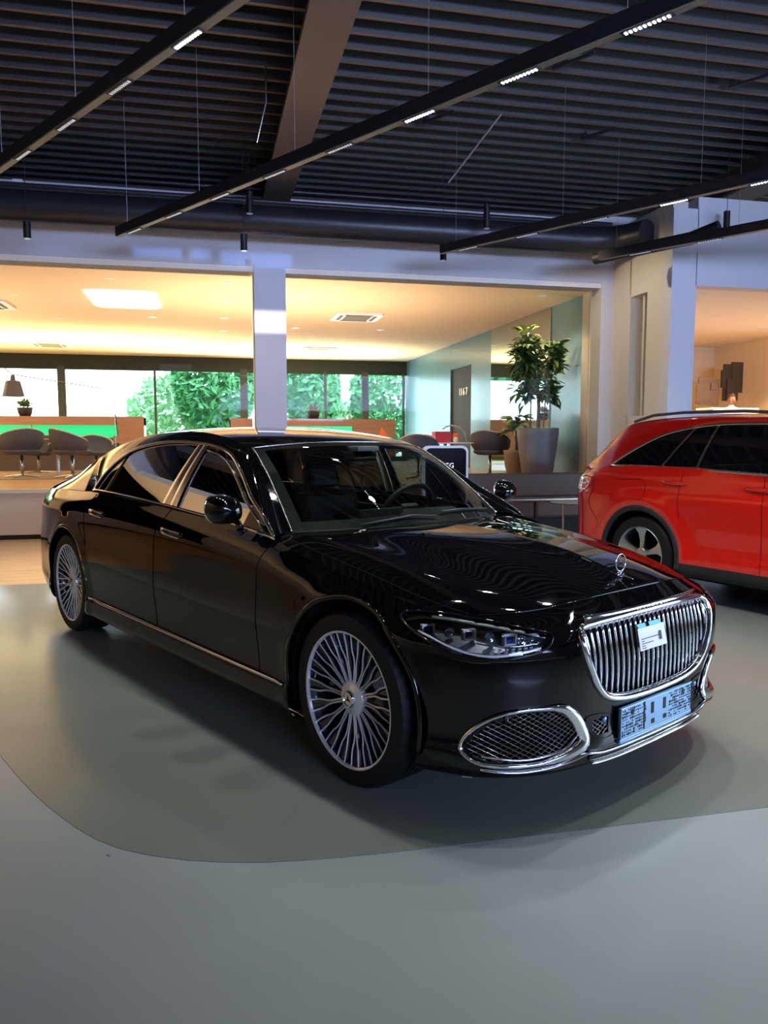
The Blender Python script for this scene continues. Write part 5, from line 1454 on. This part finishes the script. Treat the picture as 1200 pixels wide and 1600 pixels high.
for cx_, cz_, rx, rz_, n in ((-.22, 2.15, .25, .50, 330), (-.20, 1.60, .2, .30, 120), (.30, 2.15, .18, .33, 190), (.22, 1.60, .22, .28, 120)):
    for i in range(n):
        v = rng.normal(size=3); v /= np.linalg.norm(v); rr = rng.uniform(.2, .85)
        c = Vector((cx_ + v[0] * rx * rr, v[1] * rx * rr * .8, cz_ + v[2] * rz_ * rr)); u_ = Vector((v[0], v[1], rng.uniform(-.8, .5))).normalized(); w_ = u_.cross(Vector(rng.normal(size=3))).normalized()
        fb.add([c - u_ * .08, c + w_ * .032, c + u_ * .09, c - w_ * .032], [(0, 1, 2, 3)])
tag(fb.build('inner_foliage', M['leaf'], plant), kind='stuff')
for yw in (0, 1.2, 2.4, 3.6, 5.0): leaf(LEAF['b'], plant, (-.22, 0, 2.55), yw, -.75, 1.2)
p2 = empty('potted_shrub', (5.66, 13.62, PZ), 0, 'low broad-leaved plant in a small beige pot left of the tall plant', 'plant')
MB().lathe([(.15, 0), (.21, .25), (.23, .46), (.24, .52), (.21, .52), (.20, .48)], 30, caps=False).build('pot', M['pot_beige'], p2, True)
MB().lathe([(.0, .48), (.21, .49)], 20, caps=False).build('soil', M['soil'], p2)
MB().tube([(0, 0, .48), (.0, 0, .75), (.04, 0, 1.0)], [.02, .016, .01], 8).tube([(0, 0, .7), (-.12, 0, .95)], .010, 6).build('trunk', M['trunk'], p2, True)
for i in range(42):
    a = rng.uniform(0, 6.28); leaf(LEAF['c'] if rng.random() < .75 else LEAF['b'], p2, (.02 + .10 * math.cos(a), .10 * math.sin(a), rng.uniform(.85, 1.15)), a, rng.uniform(-.5, .5), rng.uniform(1.0, 1.5))
# spiky plants behind the roof
sp = empty('spiky_plant', (2.55, 16.5, PZ), 0, 'thin spiky dark blades rising above the car roof right of the pillar', 'plant')
MB().lathe([(.10, 0), (.13, .6), (.12, .6)], 16).build('pot', M['matt_black'], sp)
for k in range(5): MB().tube([(0, 0, .55), ((k - 2) * .08, 0, .95 + .06 * (k % 2))], [.008, .002], 4).build('blade', M['leaf'], sp)

# ---- trees outside the back windows
def out_tree(x, y, zc, rx, rz_, n, lb, m, size=.30):
    t = empty('garden_tree', (x, y, 0), 0, lb, 'tree', 'trees outside the back windows')
    MB().tube([(0, 0, -.2), (.1, 0, zc * .5), (0, 0, zc)], [.16, .12, .05], 8).build('trunk', M['trunk'], t, True)
    b = MB()
    for i in range(n):
        v = rng.normal(size=3); v /= np.linalg.norm(v); rr = rng.uniform(.5, 1) ** .5
        c = Vector((v[0] * rx * rr, v[1] * rx * rr, zc + v[2] * rz_ * rr)); u_ = Vector(rng.normal(size=3)).normalized(); w_ = u_.orthogonal().normalized(); s_ = size * rng.uniform(.3, .8)
        b.add([c - u_ * s_, c + w_ * s_ * .45, c + u_ * s_, c - w_ * s_ * .45], [(0, 1, 2, 3)])
    tag(b.build('foliage', m, t), kind='stuff')
out_tree(.4, 29.5, 3.6, 1.6, 2.0, 4200, 'leafy green tree outside the window just left of the pillar', M['tree_leaf'])
out_tree(-1.3, 31.0, 2.4, 1.6, 1.5, 2200, 'pale green bush outside the window left of the pillar', M['tree_leaf_pale'])
out_tree(4.0, 29.8, 3.2, 1.1, 1.8, 3000, 'green tree outside the window right of the pillar', M['tree_leaf'])
out_tree(7.3, 30.5, 3.0, 1.7, 2.2, 4200, 'green tree outside the rightmost back window', M['tree_leaf'])
out_tree(5.6, 32.0, 1.6, 1.6, 1.4, 1800, 'pale bush outside the rightmost back window', M['tree_leaf_pale'])

# ---- right hand room: wall relief, desk, person
t = empty('wall_relief', (11.15, 16.0, 2.6), 0, 'taupe cluster of overlapping wall panels left of the dark one', 'wall art')
for i, (x, z, w, h, d) in enumerate([(.33, .12, .46, .22, .04), (.22, -.16, .34, .46, .05), (.52, -.12, .26, .60, .03), (.26, -.37, .30, .08, .07), (.47, .02, .14, .16, .08)]):
    MB().box((x - .15, 0 - d / 2, z), (w, d, h), bev=.006).build('panel', M['art_taupe'], t)
t2 = empty('wall_relief', (11.75, 15.9, 2.75), 0, 'dark brown cluster of overlapping wall panels above the person', 'wall art')
for x, z, w, h, d in [(.0, .06, .26, .40, .05), (.12, -.02, .40, .84, .04), (.27, .10, .28, .70, .07), (.10, -.18, .22, .48, .09)]:
    MB().box((x, -d / 2, z - .02), (w, d, h), bev=.006).build('panel', M['art_dark'], t2)
t3 = empty('white_desk', (11.05, 14.6, PZ), 0, 'white high desk front in the right hand room', 'desk')
MB().box((0, 0, .68), (1.1, .08, 1.36)).build('desk_front', M['white_plastic'], t3); MB().box((0, .25, 1.37), (1.15, .55, .04)).build('desk_top', M['white_plastic'], t3)
pp = empty('person', (11.45, 15.25, PZ), R(-15), 'person with short dark hair in a white shirt behind the desk', 'person')
me = bpy.data.meshes.new('body'); V = [(0, 0, .92), (0, 0, 1.12), (0, 0, 1.34), (0, .01, 1.44), (0, 0, 1.50), (.19, 0, 1.36), (.24, -.06, 1.10), (.16, -.26, 1.02), (-.19, 0, 1.36), (-.24, -.06, 1.10), (-.16, -.26, 1.02), (.10, 0, .86), (.11, .02, .48), (.11, .03, .05), (-.10, 0, .86), (-.11, .02, .48), (-.11, .03, .05), (.11, -.12, .03), (-.11, -.12, .03)]
me.from_pydata(V, [(0, 1), (1, 2), (2, 3), (3, 4), (2, 5), (5, 6), (6, 7), (2, 8), (8, 9), (9, 10), (0, 11), (11, 12), (12, 13), (0, 14), (14, 15), (15, 16), (13, 17), (16, 18)], [])
bo = link('body', me, pp); me.materials.append(M['shirt']); bo.modifiers.new('s', 'SKIN'); bo.modifiers.new('d', 'SUBSURF').render_levels = 2
for v_, r_ in zip(me.skin_vertices[0].data, [.15, .15, .15, .06, .055, .07, .05, .035, .07, .05, .035, .09, .07, .045, .09, .07, .045, .04, .04]): v_.radius = (r_, r_ * .8)
me.skin_vertices[0].data[0].use_root = True
hm = bpy.data.meshes.new('head'); bm = bmesh.new(); bmesh.ops.create_uvsphere(bm, u_segments=20, v_segments=14, radius=1)
for v_ in bm.verts:
    z = v_.co.z; v_.co = Vector((v_.co.x * .076 * (1 - .18 * max(0, -z)), v_.co.y * .095, z * .118)) + Vector((0, -.01, 1.60))
bm.to_mesh(hm); bm.free(); hm.materials.append(M['skin']); hm.polygons.foreach_set('use_smooth', [True] * len(hm.polygons)); hd_ = link('head', hm, pp)
MB().cyl((0, -.10, 1.60), (0, -.125, 1.575), .012, 8, .016).build('nose', M['skin'], hd_); MB().box((0, -.098, 1.545), (.045, .01, .008)).build('mouth', M['red_lens'], hd_)
for sx in (-1, 1): MB().box((sx * .030, -.097, 1.612), (.02, .01, .010)).build('eye', M['ink'], hd_); MB().box((sx * .078, .0, 1.595), (.014, .035, .055), bev=.005).build('ear', M['skin'], hd_)
hm2 = bpy.data.meshes.new('hair'); bm = bmesh.new(); bmesh.ops.create_uvsphere(bm, u_segments=20, v_segments=14, radius=1)
bmesh.ops.delete(bm, geom=[v_ for v_ in bm.verts if v_.co.z < -.2 or (v_.co.y < -.55 and v_.co.z < .30)], context='VERTS')
for v_ in bm.verts: v_.co = Vector((v_.co.x * .090, v_.co.y * .112, v_.co.z * .136)) + Vector((0, -.006, 1.605))
bm.to_mesh(hm2); bm.free(); hm2.materials.append(M['hair']); hm2.polygons.foreach_set('use_smooth', [True] * len(hm2.polygons)); link('hair', hm2, pp)
# small crumb on the floor
tag(MB().lathe([(.0, 0), (.010, .002), (.008, .006), (0, .007)], 7, Matrix.Translation((-.359, 2.709, .0)) @ Matrix.Scale(.8, 4, (1, 0, 0)), caps=False).build('crumb', M['pot_beige']), 'tiny pale crumb lying on the grey floor at left', 'crumb')
tag(MB().add([(1.03, 3.02, .003), (1.075, 3.00, .003), (1.07, 3.03, .003), (1.04, 3.035, .003)], [(0, 1, 2, 3)]).build('paper_scrap', M['paper']), 'tiny white scrap on the floor under the front bumper', 'paper')
